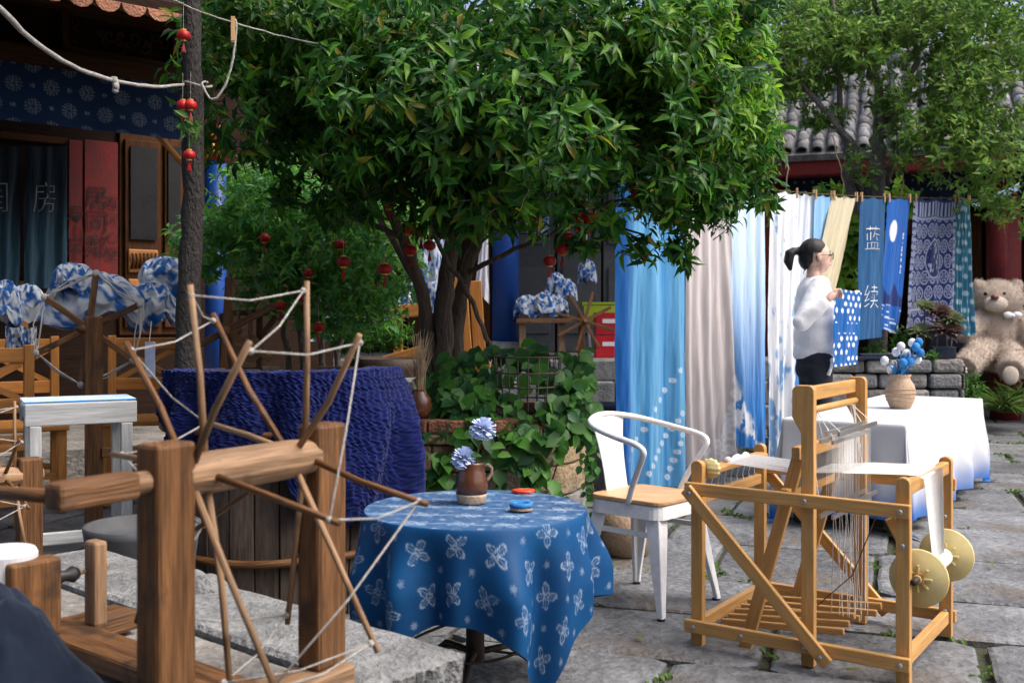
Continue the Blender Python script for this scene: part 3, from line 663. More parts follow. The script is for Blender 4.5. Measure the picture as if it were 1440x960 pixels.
# cloth beam with gear
b = MB(); b.beam(LP(.02, .05, .63), LP(.02, .95, .63), .045, .022); b.beam(LP(.05, .05, .628), LP(.05, .95, .628), .02, .02); b.build('cloth_beam', MT[LW], loom, bev=.004)
def disc(name, c, r, th, ax, m, teeth=0, parent=loom, n=40):
    X = V((0, 0, 1)); Z = V(ax).normalized(); Y = Z.cross(X).normalized()
    b = MB(); prof = [(r * .985, -th / 2), (r, -th / 4), (r, th / 4), (r * .985, th / 2)]
    b.lathe(prof, c, n, (X, Y, Z), wob=(lambda a, z: 1 + .05 * math.cos(a * teeth)) if teeth else None); return b.build(name, MT[m], parent, smooth=True, bev=0)
disc('ratchet_gear', LP(.045, .055, .64), .036, .022, lvn, 'plastic', 12, n=72)
b = MB(); b.tube([LP(.03, t, .642 + .006 * math.sin(t * 40)) for t in np.linspace(.34, .66, 16)], .015, 8); b.build('cloth_bundle', MT['thread'], loom, smooth=True)
for k in range(9): x = .08 + .1 * k; b = MB(); b.tube([LP(.02, x, .62), LP(.0, x + .01, .57), LP(.01, x, .545)], .0016, 4); b.build('tie_cord', MT['string'], loom)
# beater: two leaning arms, top rail, race and reed
for t in (.1, .9): lbeam('beater_arm', LP(.215, t, .0), LP(.5, t, .735), .024, .046, up=(lun.x, lun.y, 0))
def BP(k, t): return LP(.215 + .285 * k, t, .735 * k)
lbeam('beater_rail', BP(.98, .02), BP(.98, .98), .03, .045); lbeam('beater_rail', BP(.78, .02), BP(.78, .98), .03, .04)
b = MB()
for k in range(54):
    t = .16 + .68 * k / 53; b.beam(BP(.80, t) + lun * .01, BP(.955, t) + lun * .01, .0022, .008)
b.build('reed', MT['steel'], loom)
# heddle frames
for q, s in enumerate((.585, .615, .645, .675)):
    z0, z1 = (.53, .79) if q % 2 else (.50, .76); b = MB(); b.beam(LP(s, .12, z1), LP(s, .88, z1), .008, .014); f_ = b.build('heddle_bar', MT['steel'], loom); b = MB(); b.beam(LP(s, .12, z0), LP(s, .88, z0), .008, .014); b.build('heddle_bar', MT['steel'], loom)
    b = MB()
    for k in range(17):
        t = .24 + .5 * k / 16; b.tube([LP(s, t, z1), LP(s, t, z0)], .0008, 3)
    o = b.build('heddles', MT['thread'], f_); o['kind'] = 'stuff'
    b = MB()
    for t in (.18, .82):
        for pr in ((LP(s, t, z1), LP(.545, t + .01, .868)), (LP(s, .3 + .4 * t, z0), LP(s - .02 + .01 * q, .35 + .3 * t, .12)), (LP(s, .5 * t + .3, z0), LP(s + .03, .4 + .2 * t, .11))): b = MB(); b.tube(list(pr), .0014, 4); b.build('tie_cord', MT['string'], loom)
for (t, h) in ((.08, .3), (.93, .24), (.9, .18)):
    b = MB(); b.tube([LP(.545, t, .87), LP(.56, t + .01, .87 - h * .5), LP(.58, t + .03, .87 - h), LP(.555, t + .02, .87 - h * .6), LP(.55, t, .865)], .002, 5); b.build('tie_cord', MT['string'], loom)
# warp: many single threads from heddles over the breast beam down to the roller
b = MB()
for k in range(44):
    t = .26 + .46 * k / 43; j = random.uniform(-.002, .002); b.tube([LP(.06, t, .648), LP(.42, t, .63 + j)], .0011, 3, False)
    b.tube([LP(.42, t, .63 + j), LP(.70, t, .652 + j), LP(1.0, t, .658), LP(1.035, t, .648), LP(1.06, t * .6 + .19, .36)], .0013, 3, False)
o = b.build('warp_threads', MT['thread'], loom); o['kind'] = 'stuff'
A = np.array([[LP(s, .24 + .5 * t, .645 + .014 * min(1, (s - .6) / .35)) for t in np.linspace(0, 1, 8)] for s in np.linspace(.66, .995, 8)]); b = MB(); b.grid(A); b.build('woven_cloth', MT['thread'], loom)
AX = .335; DS = 1.045
b = MB(); b.tube([LP(DS, -.02, AX), LP(DS, .95, AX)], .011, 10); b.build('roller_axle', MT['darkwood'], loom, smooth=True)
b = MB(); b.tube([LP(DS, .19, AX), LP(DS, .70, AX)], .03, 14); b.build('warp_roll', MT['thread'], loom, smooth=True)
for t in (.10, .76):
    d_ = disc('roller_disc', LP(DS, t, AX), .095, .012, lvn, 'plastic', parent=loom, n=48)
    b = MB(); sgn = -1
    for k in range(8):
        a = k * PI / 4; q = LP(DS, t, AX) - lvn * .012; b.beam(q, q + (lun * math.cos(a) + V((0, 0, 1)) * math.sin(a)) * .045, .008, .014, up=lvn)
    b.lathe([(.014, -.01), (.014, .016)], LP(DS, t, AX) - lvn * .012, 14, (lun, V((0, 0, 1)), -lvn)); b.build('hub', MT['plastic'], d_, bev=.002)
lbeam('roller_bracket', LP(1.0, .08, AX), LP(DS + .03, .08, AX), .016, .04); lbeam('roller_bracket', LP(1.0, .92, AX), LP(DS + .03, .92, AX), .016, .04)
lbeam('pawl', LP(.93, .04, .53), LP(1.0, .07, .42), .02, .035)
b = MB(); b.tube([LP(.88, .02, .545), LP(.72, .2, .3), LP(.4, .3, .07)], .002, 5); b.build('brake_cord', MT['oldwood'], loom)
for k in range(6):                                     # treadles
    t = .24 + .105 * k; lbeam('treadle', LP(.04, t, .055 + .004 * k), LP(.66 + (.06 if k > 3 else 0), t + .04, .085 + .012 * (k % 3)), .02, .024)
for (s, t, z) in ((0, nT, .572), (1, nT, .565), (0, nT, .075), (1, nT, .07), (.565, nT, .072), (.25, nT, .073), (.565, nT, .569), (1, 0, .45), (1, 1, .45), (1, 1, .1), (.565, 1, .1), (-.005, nT - .045, .56), (.65, nT - .045, .058)):
    b = MB(); q = LP(s, t, z) - lvn * (.0145 if t != 0 and t != 1 else .018); b.lathe([(.0085, 0), (.0085, .003), (.005, .0055)], q, 12, (lun, V((0, 0, 1)), -lvn)); b.build('bolt', MT['steel'], loom, smooth=False)
# ================================================================ WHITE METAL ARMCHAIR
chair = thing('armchair', 'white metal armchair with wooden seat beside the round table', 'chair', (.57, 4.465, 0))
cf = V((.741, -.671, 0)); cs_ = V((.671, .741, 0)); CC = V((.57, 4.465, 0))
def CP(f, s, z): return CC + cf * f + cs_ * s + V((0, 0, z))
def rsq(h, r, n=5): 
    o = []
    for (sx, sy, a0) in ((1, 1, 0), (-1, 1, 1), (-1, -1, 2), (1, -1, 3)):
        for k in range(n): a = (a0 + k / (n - 1)) * PI / 2; o.append((sx * (h - r) + r * math.cos(a), sy * (h - r) + r * math.sin(a)))
    return o
b = MB(); b.prism([CP(x, y, .44) for x, y in rsq(.18, .05)], (0, 0, .018)); b.build('seat', MT['seatwood'], chair, bev=.004)
b = MB(); o_ = rsq(.176, .05); 
vs = [CP(x, y, .438) for x, y in o_] + [CP(x * 1.03, y * 1.03, .385) for x, y in o_]; n = len(o_); b.add(vs, [(k, n + k, n + (k + 1) % n, (k + 1) % n) for k in range(n)] + [tuple(range(n))]); b.build('seat_frame', MT['whitemetal'], chair, smooth=False)
for (a, c) in ((1, 1), (1, -1), (-1, 1), (-1, -1)):    # pressed, tapered legs with a rib
    b = MB(); rings = []
    for (k, w) in ((0, .062), (.25, .058), (.6, .042), (.9, .026), (1, .024)):
        z = .43 * (1 - k) + .012; off = .155 + .06 * k; cx, cy = a * off, c * off
        rings.append([CP(cx + a * .004, cy + c * .004, z), CP(cx + a * .004, cy - c * w, z), CP(cx - a * .012, cy - c * w, z), CP(cx - a * .016, cy - c * .016, z), CP(cx - a * w, cy - c * .012, z), CP(cx - a * w, cy + c * .004, z)])
    vs = [v for r in rings for v in r]; fs = [(i * 6 + k, i * 6 + (k + 1) % 6, (i + 1) * 6 + (k + 1) % 6, (i + 1) * 6 + k) for i in range(4) for k in range(6)] + [tuple(range(24, 30))]
    b.add(vs, fs); l_ = b.build('leg', MT['whitemetal'], chair, bev=.004, clean=True)
    b = MB(); q = .215; b.lathe([(.016, 0), (.017, .014)], CP(a * (q - .012), c * (q - .012), 0), 10); b.build('rubber_foot', MT['black'], l_)
for c in (1, -1): 
    b = MB(); b.beam(CP(.17, c * .165, .32), CP(-.17, c * .165, .32), .012, .02); b.build('stretcher', MT['whitemetal'], chair)
side = [(.03, .185, .44), (.07, .20, .53), (.125, .225, .625), (.14, .235, .665), (.10, .238, .69), (0, .232, .71), (-.12, .205, .735), (-.19, .15, .755), (-.225, .07, .768)]
pts = [CP(f, -s, z) for f, s, z in side] + [CP(-.232, 0, .772)] + [CP(f, s, z) for f, s, z in side[::-1]]
b = MB(); sm_ = []
for i in range(len(pts) - 1):
    a = pts[max(i - 1, 0)]; p = pts[i]; q = pts[i + 1]; d = pts[min(i + 2, len(pts) - 1)]
    for k in range(4): t = k / 4; sm_.append(.5 * ((2 * p) + (q - a) * t + (2 * a - 5 * p + 4 * q - d) * t * t + (3 * p - a - 3 * q + d) * t ** 3))
sm_.append(pts[-1]); b.tube(sm_, .0125, 12); b.build('arm_rail', MT['whitemetal'], chair, smooth=True)
A = np.array([[CP(-.17 - .06 * k + .012 * abs(u), u * (.075 + .045 * k ** 3), .43 + .335 * k) for u in np.linspace(-1, 1, 9)] for k in np.linspace(0, 1, 12)]); b = MB(); b.grid(A); o = b.build('backrest', MT['whitemetal'], chair, smooth=True); o.modifiers.new('s', 'SOLIDIFY').thickness = .004
# ================================================================ ROUND TABLE + INDIGO CLOTH
TC = V((-.118, 3.42, 0)); TH, TR = .58, .345
rt = thing('round_table', 'small round table hidden under an indigo flowered cloth', 'table', TC)
b = MB(); b.lathe([(.01, TH - .03), (TR, TH - .03), (TR + .002, TH - .015), (TR, TH - .006), (.01, TH - .006)], TC, 40); b.build('table_top', MT['darkwood'], rt)
b = MB(); b.lathe([(.03, .1), (.028, TH - .03)], TC, 14); b.build('pedestal', MT['wire'], rt, smooth=True)
for k in range(3):
    a = k * 2.094 + .4; b = MB(); b.tube([TC + V((0, 0, .12)), TC + V((.12 * math.cos(a), .12 * math.sin(a), .13)), TC + V((.27 * math.cos(a), .27 * math.sin(a), .012))], .012, 8); b.build('leg', MT['wire'], rt, smooth=True)
for (z, r) in ((.06, .24), (.16, .2), (.26, .17), (.33, .2)):
    b = MB(); b.tube([TC + V((r * math.cos(t), r * math.sin(t), z + .01 * math.sin(3 * t + z * 20))) for t in np.linspace(0, 2 * PI, 30)], .005, 5); b.build('wire_ring', MT['wire'], rt, smooth=True)
HC = .635; ROT = math.radians(-52 - 45)
def drape(U, W):
    a = (U * 2 - 1) * HC; c = (W * 2 - 1) * HC; r = np.hypot(a, c) + 1e-9; th = np.arctan2(c, a) + ROT; s = np.maximum(r - TR, 0)
    ed = .018 * (1 - np.exp(-s / .018)); f = sm(s, .0, .22)
    fold = .038 * np.sin(9 * th + 1.2 + .8 * np.sin(2 * th)) + .028 * np.sin(14 * th + .3) + .014 * np.sin(5 * th + 2)
    corner = sm(s, .2, .5) * .06
    rr = np.minimum(r, TR) + ed + f * (fold * .85 + .012 + .05 * s) - corner * .4
    drop = np.maximum(s - .012, 0) * .985
    z = TH + .003 - drop + .0015 * np.sin(a * 40) * np.sin(c * 37) * (s <= 0)
    wig = f * .02 * np.sin(6 * th + 9 * s)
    return np.stack([TC.x + rr * np.cos(th + wig), TC.y + rr * np.sin(th + wig), np.maximum(z, .006 + .004 * np.sin(th * 20))], -1)
def tc_col(U, W):
    x = (U * 2 - 1) * HC; y = (W * 2 - 1) * HC
    base = mixc(S(0, 48, 92), S(4, 76, 126), fbm(x * 7, y * 7, 2)); g = .135
    def flower(x, y):
        i = np.round(x / g); j = np.round(y / g); dx = x - i * g; dy = y - j * g; j1 = (vn(i * 3.3, j * 5.1, 4) - .5) * .9
        cs, sn = np.cos(j1), np.sin(j1); qx = dx * cs - dy * sn; qy = dx * sn + dy * cs; d = np.zeros(x.shape)
        for k in range(4):
            a = PI / 4 + k * PI / 2; px_ = qx * math.cos(a) + qy * math.sin(a); py_ = -qx * math.sin(a) + qy * math.cos(a)
            rr = np.hypot((px_ - .023) / .018, py_ / .0115) + .6 * (fbm(x * 160, y * 160, 5, 2) - .5)
            d = np.maximum(d, (1 - sm(np.abs(rr - .92), .02, .24)) * .85); d = np.maximum(d, .35 * (1 - sm(np.abs(py_), .001, .003)) * (rr < .8))
        xx = x + g / 2; yy = y + g / 2; i = np.round(xx / g); j = np.round(yy / g); rad = np.hypot(xx - i * g, yy - j * g); an = np.arctan2(yy - j * g, xx - i * g)
        d = np.maximum(d, .5 * (1 - sm(rad * (1 + .25 * np.cos(an * 7)) + .01 * (fbm(x * 200, y * 200, 6, 2) - .5), .006, .012)))
        return d
    d = flower(x, y) * (.55 + .6 * fbm(x * 14, y * 14, 8))
    top = np.hypot(x, y) < TR + .01; st = top * (.16 * fbm(x * 30, y * 90, 3) + (1 - sm(np.abs((x / g + .5) % 1 - .5), .03, .10)) * .3 * fbm(x * 60, y * 60, 3))
    return mixc(base, S(205, 222, 235), np.clip(d * .85 + st * 1.5, 0, 1) * .56)
cloth('tablecloth', drape, 300, 300, tc_col, 'tcloth', None, 'indigo tablecloth printed with white four-petal flowers draped over the round table', 'tablecloth', loc=TC)
# mug with flowers
mp_ = P(663, 709, 1500 * .62 / (709 - 443)); mz = TH + .006; MC = V((mp_.x, mp_.y, mz))
mug = thing('mug', 'brown glazed mug holding two pale blue flowers on the round table', 'mug', MC)
b = MB(); b.lathe([(.044, .0), (.047, .004), (.050, .024), (.0512, .032)], MC, 28); b.build('bare_clay_foot', MT['clay'], mug, smooth=True)
b = MB(); b.lathe([(.0514, .032), (.0526, .052), (.050, .08), (.043, .105), (.041, .125), (.043, .133), (.040, .133), (.038, .12), (.044, .09), (.046, .05), (.01, .03)], MC, 28); b.build('body', MT['glaze'], mug, smooth=True)
b = MB(); b.tube([MC + V((.04 + x, 0, z)) for x, z in ((-.002, .118), (.014, .124), (.026, .114), (.026, .098), (.014, .078), (.006, .068))], .0055, 8); b.build('handle', MT['clay'], mug, smooth=True)
for (px, py, sc) in ((679, 604, 1.0), (652, 645, .9)):
    c = P(px, py, MC.y - .01); fl = thing('paper_flower', 'ruffled pale blue flower standing tall in the brown mug' if py < 620 else 'ruffled pale blue flower leaning over the rim of the brown mug', 'flower', c)
    b = MB(); b.tube([c - V((0, 0, .005)), (c + MC) / 2 + V((.004, 0, .06)), MC + V((0, 0, .05))], .0022, 6); b.build('stem', MT['stem'], fl, smooth=True)
    for k in range(46):                                # ruffled petals all round a pompom head
        zz = 1 - 1.7 * (k + .5) / 46; a = k * 2.39996; rr = math.sqrt(max(0, 1 - zz * zz)); d = V((rr * math.cos(a), rr * math.sin(a), zz)).normalized(); t_ = d.cross(V((.2, .1, .97))).normalized(); n2 = d.cross(t_); R_ = .042 * sc * random.uniform(.9, 1.1); w = .0115
        A = np.array([[c + d * (R_ * u) + t_ * (w * s_ * (.35 + u * .8)) + n2 * (.003 * math.sin(s_ * 3 + k) + .006 * u * u) for s_ in (-1, -.5, 0, .5, 1)] for u in (.2, .6, .9, 1.05)]); b = MB(); b.grid(A); b.build('petal', MT['petal'], fl, smooth=True)
lf = []
for (px, py, L, dx) in ((690, 628, .06, .6), (676, 640, .045, -.4), (700, 640, .05, 1)):
    lf.append((np.array(P(px, py, MC.y)), np.array([dx, -.5, .1]), np.array([0, -.6, .8]), L))
make_leaves(lf, bpy.data.objects['paper_flower'], MT['leaf'], 10, 'round', .15, .7, [(.10, .22, .04)])
# scissors and tape roll
sc_ = G(725, 693, TH + .004); sz = TH + .012
sci = thing('scissors', 'small snips with orange handles on the round table', 'scissors', (sc_.x, sc_.y, sz))
for s in (1, -1):
    b = MB(); b.prism([(sc_.x - .012, sc_.y + s * .005, sz), (sc_.x - .062, sc_.y + s * .001, sz), (sc_.x - .012, sc_.y - s * .008, sz)], (0, 0, .003 )); b.build('blade', MT['steel'], sci)
    b = MB(); b.tube([(sc_.x - .012, sc_.y, sz), (sc_.x + .01, sc_.y + s * .020, sz), (sc_.x + .045, sc_.y + s * .026, sz), (sc_.x + .062, sc_.y + s * .012, sz), (sc_.x + .045, sc_.y + s * .004, sz), (sc_.x, sc_.y + s * .004, sz)], .005, 7); b.build('handle', MT['orange'], sci, smooth=True)
tr = G(733, 720, TH); tr.z = TH + .008
tap = thing('tape_roll', 'roll of blue tape with a grey core on the round table', 'tape', tr)
b = MB(); b.lathe([(.030, .0), (.036, .001), (.036, .009), (.030, .009)], tr, 28); b.build('core', MT['clay'], tap, smooth=False)
b = MB(); b.lathe([(.024, .009), (.037, .010), (.038, .018), (.034, .024), (.024, .023), (.023, .011)], tr, 28); b.build('tape', MT['feltblue'], tap, smooth=True)
# ================================================================ TREE PLANTER, VINE, BIG TREE
PC = V((-.25, 5.8, 0)); PR = .65
pl = thing('tree_planter', 'round raised planter of plastered stone with a brick rim around the big tree', 'planter', PC)
b = MB(); b.lathe([(PR - .07, 0), (PR - .07, .6), (.02, .62)], PC, 40); b.build('core', MT['soil'], pl)
z = 0
for row, (hh, w0, m) in enumerate(((.15, .26, 'plaster'), (.14, .30, 'rubble'), (.15, .27, 'plaster'), (.13, .24, 'plaster'), (.055, .24, 'plaster'), (.07, .23, 'brick'))):
    n_ = int(2 * PI * PR / w0); off = random.random()
    for k in range(n_):
        a = (k + off) * 2 * PI / n_; da = PI / n_ * .965; r0 = PR - .1; r1 = PR + random.uniform(-.012, .012) + (.012 if m == 'brick' else 0)
        lo = z + .004; hi = z + hh - .004; ring_ = []
        for t in (-1, 0, 1): ring_.append((a + da * t, r1 + (0.004 if t == 0 else 0)))
        for t in (1, 0, -1): ring_.append((a + da * t, r0))
        b = MB(); b.prism([PC + V((r * math.cos(q), r * math.sin(q), lo)) for q, r in ring_], (0, 0, hi - lo)); b.build('brick' if m == 'brick' else 'stone', MT[m], pl, bev=.008)
    z += hh
# wire cage behind the vine
cg = thing('wire_cage', 'rusty wire mesh basket standing among the vine leaves', 'cage', (0.06, 5.25, .69))
cc = V((.08, 5.42, 0)); 
for k in range(20):
    a = k * 2 * PI / 20; b = MB(); b.tube([cc + V((.15 * math.cos(a), .15 * math.sin(a), .69)), cc + V((.17 * math.cos(a), .17 * math.sin(a), .99))], .003, 4); b.build('upright_wire', MT['wire'], cg)
for zz in (.70, .77, .84, .91, .99):
    b = MB(); b.tube([cc + V(((.15 + .02 * (zz - .69) / .3) * math.cos(t), (.15 + .02 * (zz - .69) / .3) * math.sin(t), zz)) for t in np.linspace(0, 2 * PI, 25)], .004, 4); b.build('wire_ring', MT['wire'], cg)
# vine
vine = thing('climbing_vine', 'broad-leaved green vine spilling over the tree planter', 'vine', (0.05, 5.3, .68)); sp = []
def vleaf(p, out, L):
    d = np.array([RNG.normal() * .55, RNG.normal() * .3, -.75 + RNG.normal() * .4]) + np.array(out) * .35; sp.append((np.array(p), d, np.array(out) + RNG.normal(size=3) * .35 + np.array([0, 0, .35]), L * RNG.uniform(.7, 1.25)))
vt = MB()
for k in range(560):
    u = RNG.random(); px = 602 + 232 * u; top = 482 + 26 * abs(u - .55) ** 1.5 + 18 * (u < .08); py = top + (RNG.random() ** .85) * (612 - top)
    if 695 < px < 772 and 515 < py < 600 and RNG.random() < .82: continue
    d = 5.12 + .55 * ((612 - py) / 130) ** 1.4 * RNG.uniform(.75, 1.1) + .25 * (u - .5) ** 2 + RNG.uniform(-.03, .08); vleaf(P(px, py, d), (RNG.normal() * .35 + (u - .5), -.9, .5), .088)
for (x0, y0, x1, y1, n_) in ((640, 600, 600, 690, 16), (690, 600, 640, 680, 16), (760, 600, 740, 690, 26), (740, 605, 700, 680, 16), (790, 600, 775, 680, 12), (610, 640, 650, 690, 14), (700, 690, 790, 690, 8), (820, 560, 832, 660, 30), (826, 640, 842, 790, 55), (838, 780, 870, 800, 16)):
    dA = 5.07
    for k in range(n_):
        t = RNG.random(); px = x0 + (x1 - x0) * t + RNG.normal() * 8; py = y0 + (y1 - y0) * t + RNG.normal() * 8; d = 5.08 if px < 800 else 5.2 + .002 * (px - 800)
        d = min(d, 1800 / max(1, py - 443) - .02) if py > 780 else d
        vleaf(P(px, py, d), (RNG.normal() * .3, -1, .35), .085 if px < 800 else .045)
    vt.tube([P(x0, y0, 5.13 if x0 < 800 else 5.28), P((x0 + x1) / 2 + 5, (y0 + y1) / 2, 5.11 if x0 < 800 else 5.28), P(x1, y1, 5.12 if x0 < 800 else 5.26)], .004, 5)
vt.build('runner', MT['oldwood'], vine)
make_leaves(sp, vine, MT['leaf'], 300, 'round', .18, .72, [(.04, .13, .03), (.06, .19, .03), (.08, .24, .035), (.03, .11, .04), (.10, .22, .07)])
# brown jar with dry grass
jc = P(590, 600, 5.25); jc.z = .695
jar = thing('jar', 'round brown glazed jar of dry grass on the planter rim', 'jar', jc)
b = MB(); b.lathe([(.03, 0), (.05, .02), (.062, .06), (.055, .1), (.036, .125), (.034, .14), (.028, .14), (.03, .12), (.01, .1)], jc, 24); b.build('body', MT['glaze'], jar, smooth=True)
dg = thing('dry_grass', 'bunch of dry straw-coloured grass standing in the brown jar', 'dried grass', jc + V((0, 0, .08))); b = MB()
for k in range(90):
    a = random.random() * 6.28; s = random.uniform(0, .085); h = random.uniform(.16, .34); t0 = jc + V((0, 0, .1)) + V((random.gauss(0, .01), random.gauss(0, .01), 0)); b.tube([t0, t0 + V((s * .4 * math.cos(a), s * .4 * math.sin(a), h * .6)), t0 + V((s * math.cos(a), s * math.sin(a), h))], [.0016, .0013, .0008], 3, False)
o = b.build('stalks', MT['straw'], dg); o['kind'] = 'stuff'
# big tree
TB = V((-.37, 5.88, .6))
bt = thing('big_tree', 'large multi-stemmed evergreen tree with glossy long leaves in the round planter', 'tree', TB)
tb = MB()
limb(tb, [TB + V((-.09, 0, 0)), P(601, 480, 5.85), P(590, 400, 5.8), P(566, 335, 5.7), P(545, 285, 5.55), P(505, 190, 5.3), P(470, 90, 5.2)], 0.043, 0.019, 10, .005)
limb(tb, [TB + V((0, -.03, 0)), P(622, 480, 5.85), P(628, 400, 5.85), P(640, 330, 5.9), P(655, 270, 5.9), P(668, 180, 5.9), P(640, 40, 5.9), P(630, -60, 5.9)], 0.059, 0.022, 10, .005)
limb(tb, [TB + V((.07, .03, 0)), P(640, 470, 5.95), P(652, 400, 5.95), P(672, 335, 6.0), P(700, 290, 5.9), P(760, 230, 5.7), P(850, 160, 5.6)], 0.049, 0.017, 10, .005)
limb(tb, [P(655, 385, 5.95), P(700, 362, 5.9), P(770, 330, 5.8), P(860, 285, 5.7), P(950, 262, 5.7)], 0.017, 0.006, 10, .005)
limb(tb, [P(640, 330, 5.9), P(612, 250, 6.1), P(600, 100, 6.3), P(590, -40, 6.4)], 0.028, 0.015, 10, .005); limb(tb, [P(668, 240, 5.9), P(700, 120, 6.2), P(720, -30, 6.3)], 0.032, 0.015, 10, .005)
limb(tb, [P(566, 335, 5.7), P(480, 300, 5.5), P(400, 280, 5.4)], 0.018, 0.006, 10, .005); limb(tb, [P(590, 400, 5.8), P(540, 320, 5.9), P(500, 230, 6.1), P(490, 60, 6.3)], 0.020, 0.011, 10, .005)
limb(tb, [P(690, 486, 5.5), P(655, 410, 5.5), P(625, 360, 5.55), P(600, 312, 5.6)], 0.013, 0.011, 10, .005); limb(tb, [P(700, 290, 5.9), P(800, 300, 5.6), P(905, 330, 5.5)], 0.013, 0.005, 10, .005)
limb(tb, [P(850, 160, 5.6), P(930, 120, 5.5), P(1000, 60, 5.5)], 0.015, 0.006, 10, .005)
tb.build('trunk', MT['bark'], bt, smooth=True)
E = []
for (px, py, d, rx, ry, rz) in ((430, 110, 5.2, .75, .6, .55), (345, 50, 5.5, .34, .4, .34), (385, 180, 5.5, .42, .4, .22), (500, 40, 5.1, .6, .5, .5), (590, 150, 4.9, .75, .5, .5), (560, 245, 5.0, .5, .4, .26), (640, 235, 4.85, .4, .3, .26),
    (740, 190, 4.9, .62, .5, .5), (760, 60, 5.0, .7, .5, .5), (900, 80, 5.2, .62, .5, .45), (900, 200, 5.2, .6, .5, .42), (850, 290, 5.25, .42, .35, .18), (960, 280, 5.5, .38, .35, .22), (1020, 230, 5.6, .3, .35, .4), (1020, 90, 5.6, .3, .4, .5), (1040, 160, 5.7, .22, .3, .42),
    (1000, 20, 5.5, .4, .4, .4), (700, 0, 5.6, 1.6, .5, .4), (450, 0, 5.8, .8, .6, .5), (740, 110, 5.9, 1.2, .5, .5), (500, 160, 6.1, .6, .5, .4), (860, 180, 6.2, .8, .5, .5),
    (640, 300, 4.9, .16, .15, .12), (712, 296, 5.0, .12, .14, .14), (905, 338, 5.3, .15, .15, .12), (1012, 318, 5.5, .14, .14, .15), (825, 332, 5.3, .13, .13, .1), (470, 272, 5.2, .2, .15, .14), (400, 262, 5.4, .14, .14, .12), (1075, 270, 5.6, .1, .12, .14), (960, 345, 5.4, .1, .1, .1), (590, 300, 5.1, .12, .12, .1)):
    E.append((np.array(P(px, py, d)), np.array((rx, ry, rz))))
tw = []; spc = clusters(E, 5600, 8, .082, .9, .8, .35, tw, .41); tw = tw[::2]
def visf(s): 
    p = s[0]; px = 720 + 1500 * p[0] / p[1]; py = 443 - 1500 * (p[2] - 1.2) / p[1]; return s[3] / p[1] if (250 < px < 1120 and 5 < py < 360) else 0
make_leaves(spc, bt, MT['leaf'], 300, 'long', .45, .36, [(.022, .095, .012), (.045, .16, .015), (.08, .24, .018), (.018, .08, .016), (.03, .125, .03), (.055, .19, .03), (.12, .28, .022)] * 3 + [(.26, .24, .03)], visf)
twig_part(bt, tw, .003, MT['bark'])
# right-hand tips of the same tree, sunlight painted in as paler yellow-green leaves
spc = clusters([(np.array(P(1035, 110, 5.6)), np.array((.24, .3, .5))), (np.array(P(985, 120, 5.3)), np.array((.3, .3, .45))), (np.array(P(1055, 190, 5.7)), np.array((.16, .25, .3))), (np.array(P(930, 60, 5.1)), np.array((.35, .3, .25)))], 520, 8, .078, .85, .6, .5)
make_leaves(spc, bt, MT['leaf'], 0, 'long', .32, .30, [(.17, .36, .03), (.22, .42, .035), (.12, .28, .03)], visf, 'painted_sunlit_foliage')
# ================================================================ MID-LEFT SHRUB TREE
SB = V((-1.45, 7.0, 0)); sh = thing('osmanthus_shrub', 'bushy mid-green shrub tree with thin bare stems behind the wooden tub', 'shrub', SB)
b = MB()
for (x0, x1, x2, y2) in ((420, 430, 400, 330), (440, 425, 380, 300), (455, 450, 470, 350), (405, 400, 330, 290), (470, 480, 520, 380)):
    limb(b, [P(x0, 630, 7.0), P(x1, 470, 7.0), P((x1 + x2) / 2, (470 + y2) / 2, 7.0), P(x2, y2, 6.9)], .026, .008, 7)
b.build('trunk', MT['greybark'], sh, smooth=True)
E = [(np.array(P(px, py, d)), np.array((rx, .4, rz))) for (px, py, d, rx, rz) in ((345, 310, 6.8, .36, .26), (390, 290, 6.7, .5, .35), (470, 330, 6.6, .5, .35), (530, 380, 6.5, .35, .35), (300, 345, 7.0, .35, .28), (400, 385, 6.7, .4, .3), (480, 430, 6.6, .4, .22), (540, 300, 6.9, .4, .4), (400, 250, 7.1, .36, .22), (440, 260, 7.0, .6, .4))]
tw = []; spc = clusters(E, 1700, 8, .07, .85, .5, .4, tw, .3)
make_leaves(spc, sh, MT['leaf'], 300, 'long', .22, .34, [(.13, .38, .06), (.17, .46, .07), (.10, .31, .07), (.24, .52, .08), (.14, .40, .15)]); twig_part(sh, tw, .003, MT['greybark'])
fb = thing('low_fern_bush', 'low bright green feathery bush beside the wooden bench frame', 'bush', P(545, 500, 7.5) * 1.0)
ORG[fb.name] = fb.location.copy()
spc = clusters([(np.array(P(545, 465, 7.4)), np.array((.22, .2, .14))), (np.array(P(500, 470, 7.3)), np.array((.25, .2, .16)))], 260, 8, .05, .9, .2, .3)
make_leaves(spc, fb, MT['leafm'], 60, 'long', .1, .2, [(.06, .19, .03), (.09, .24, .03), (.04, .13, .03)])
pot = thing('plant_pot', 'dark clay pot under the feathery bush', 'pot', (fb.location.x, 7.45, 0)); b = MB(); b.lathe([(.18, 0), (.22, .3), (.26, .82), (.27, .9), (.24, .9), (.22, .84), (.02, .82)], (fb.location.x, 7.45, 0), 24); b.build('body', MT['darkwood'], pot, smooth=True)
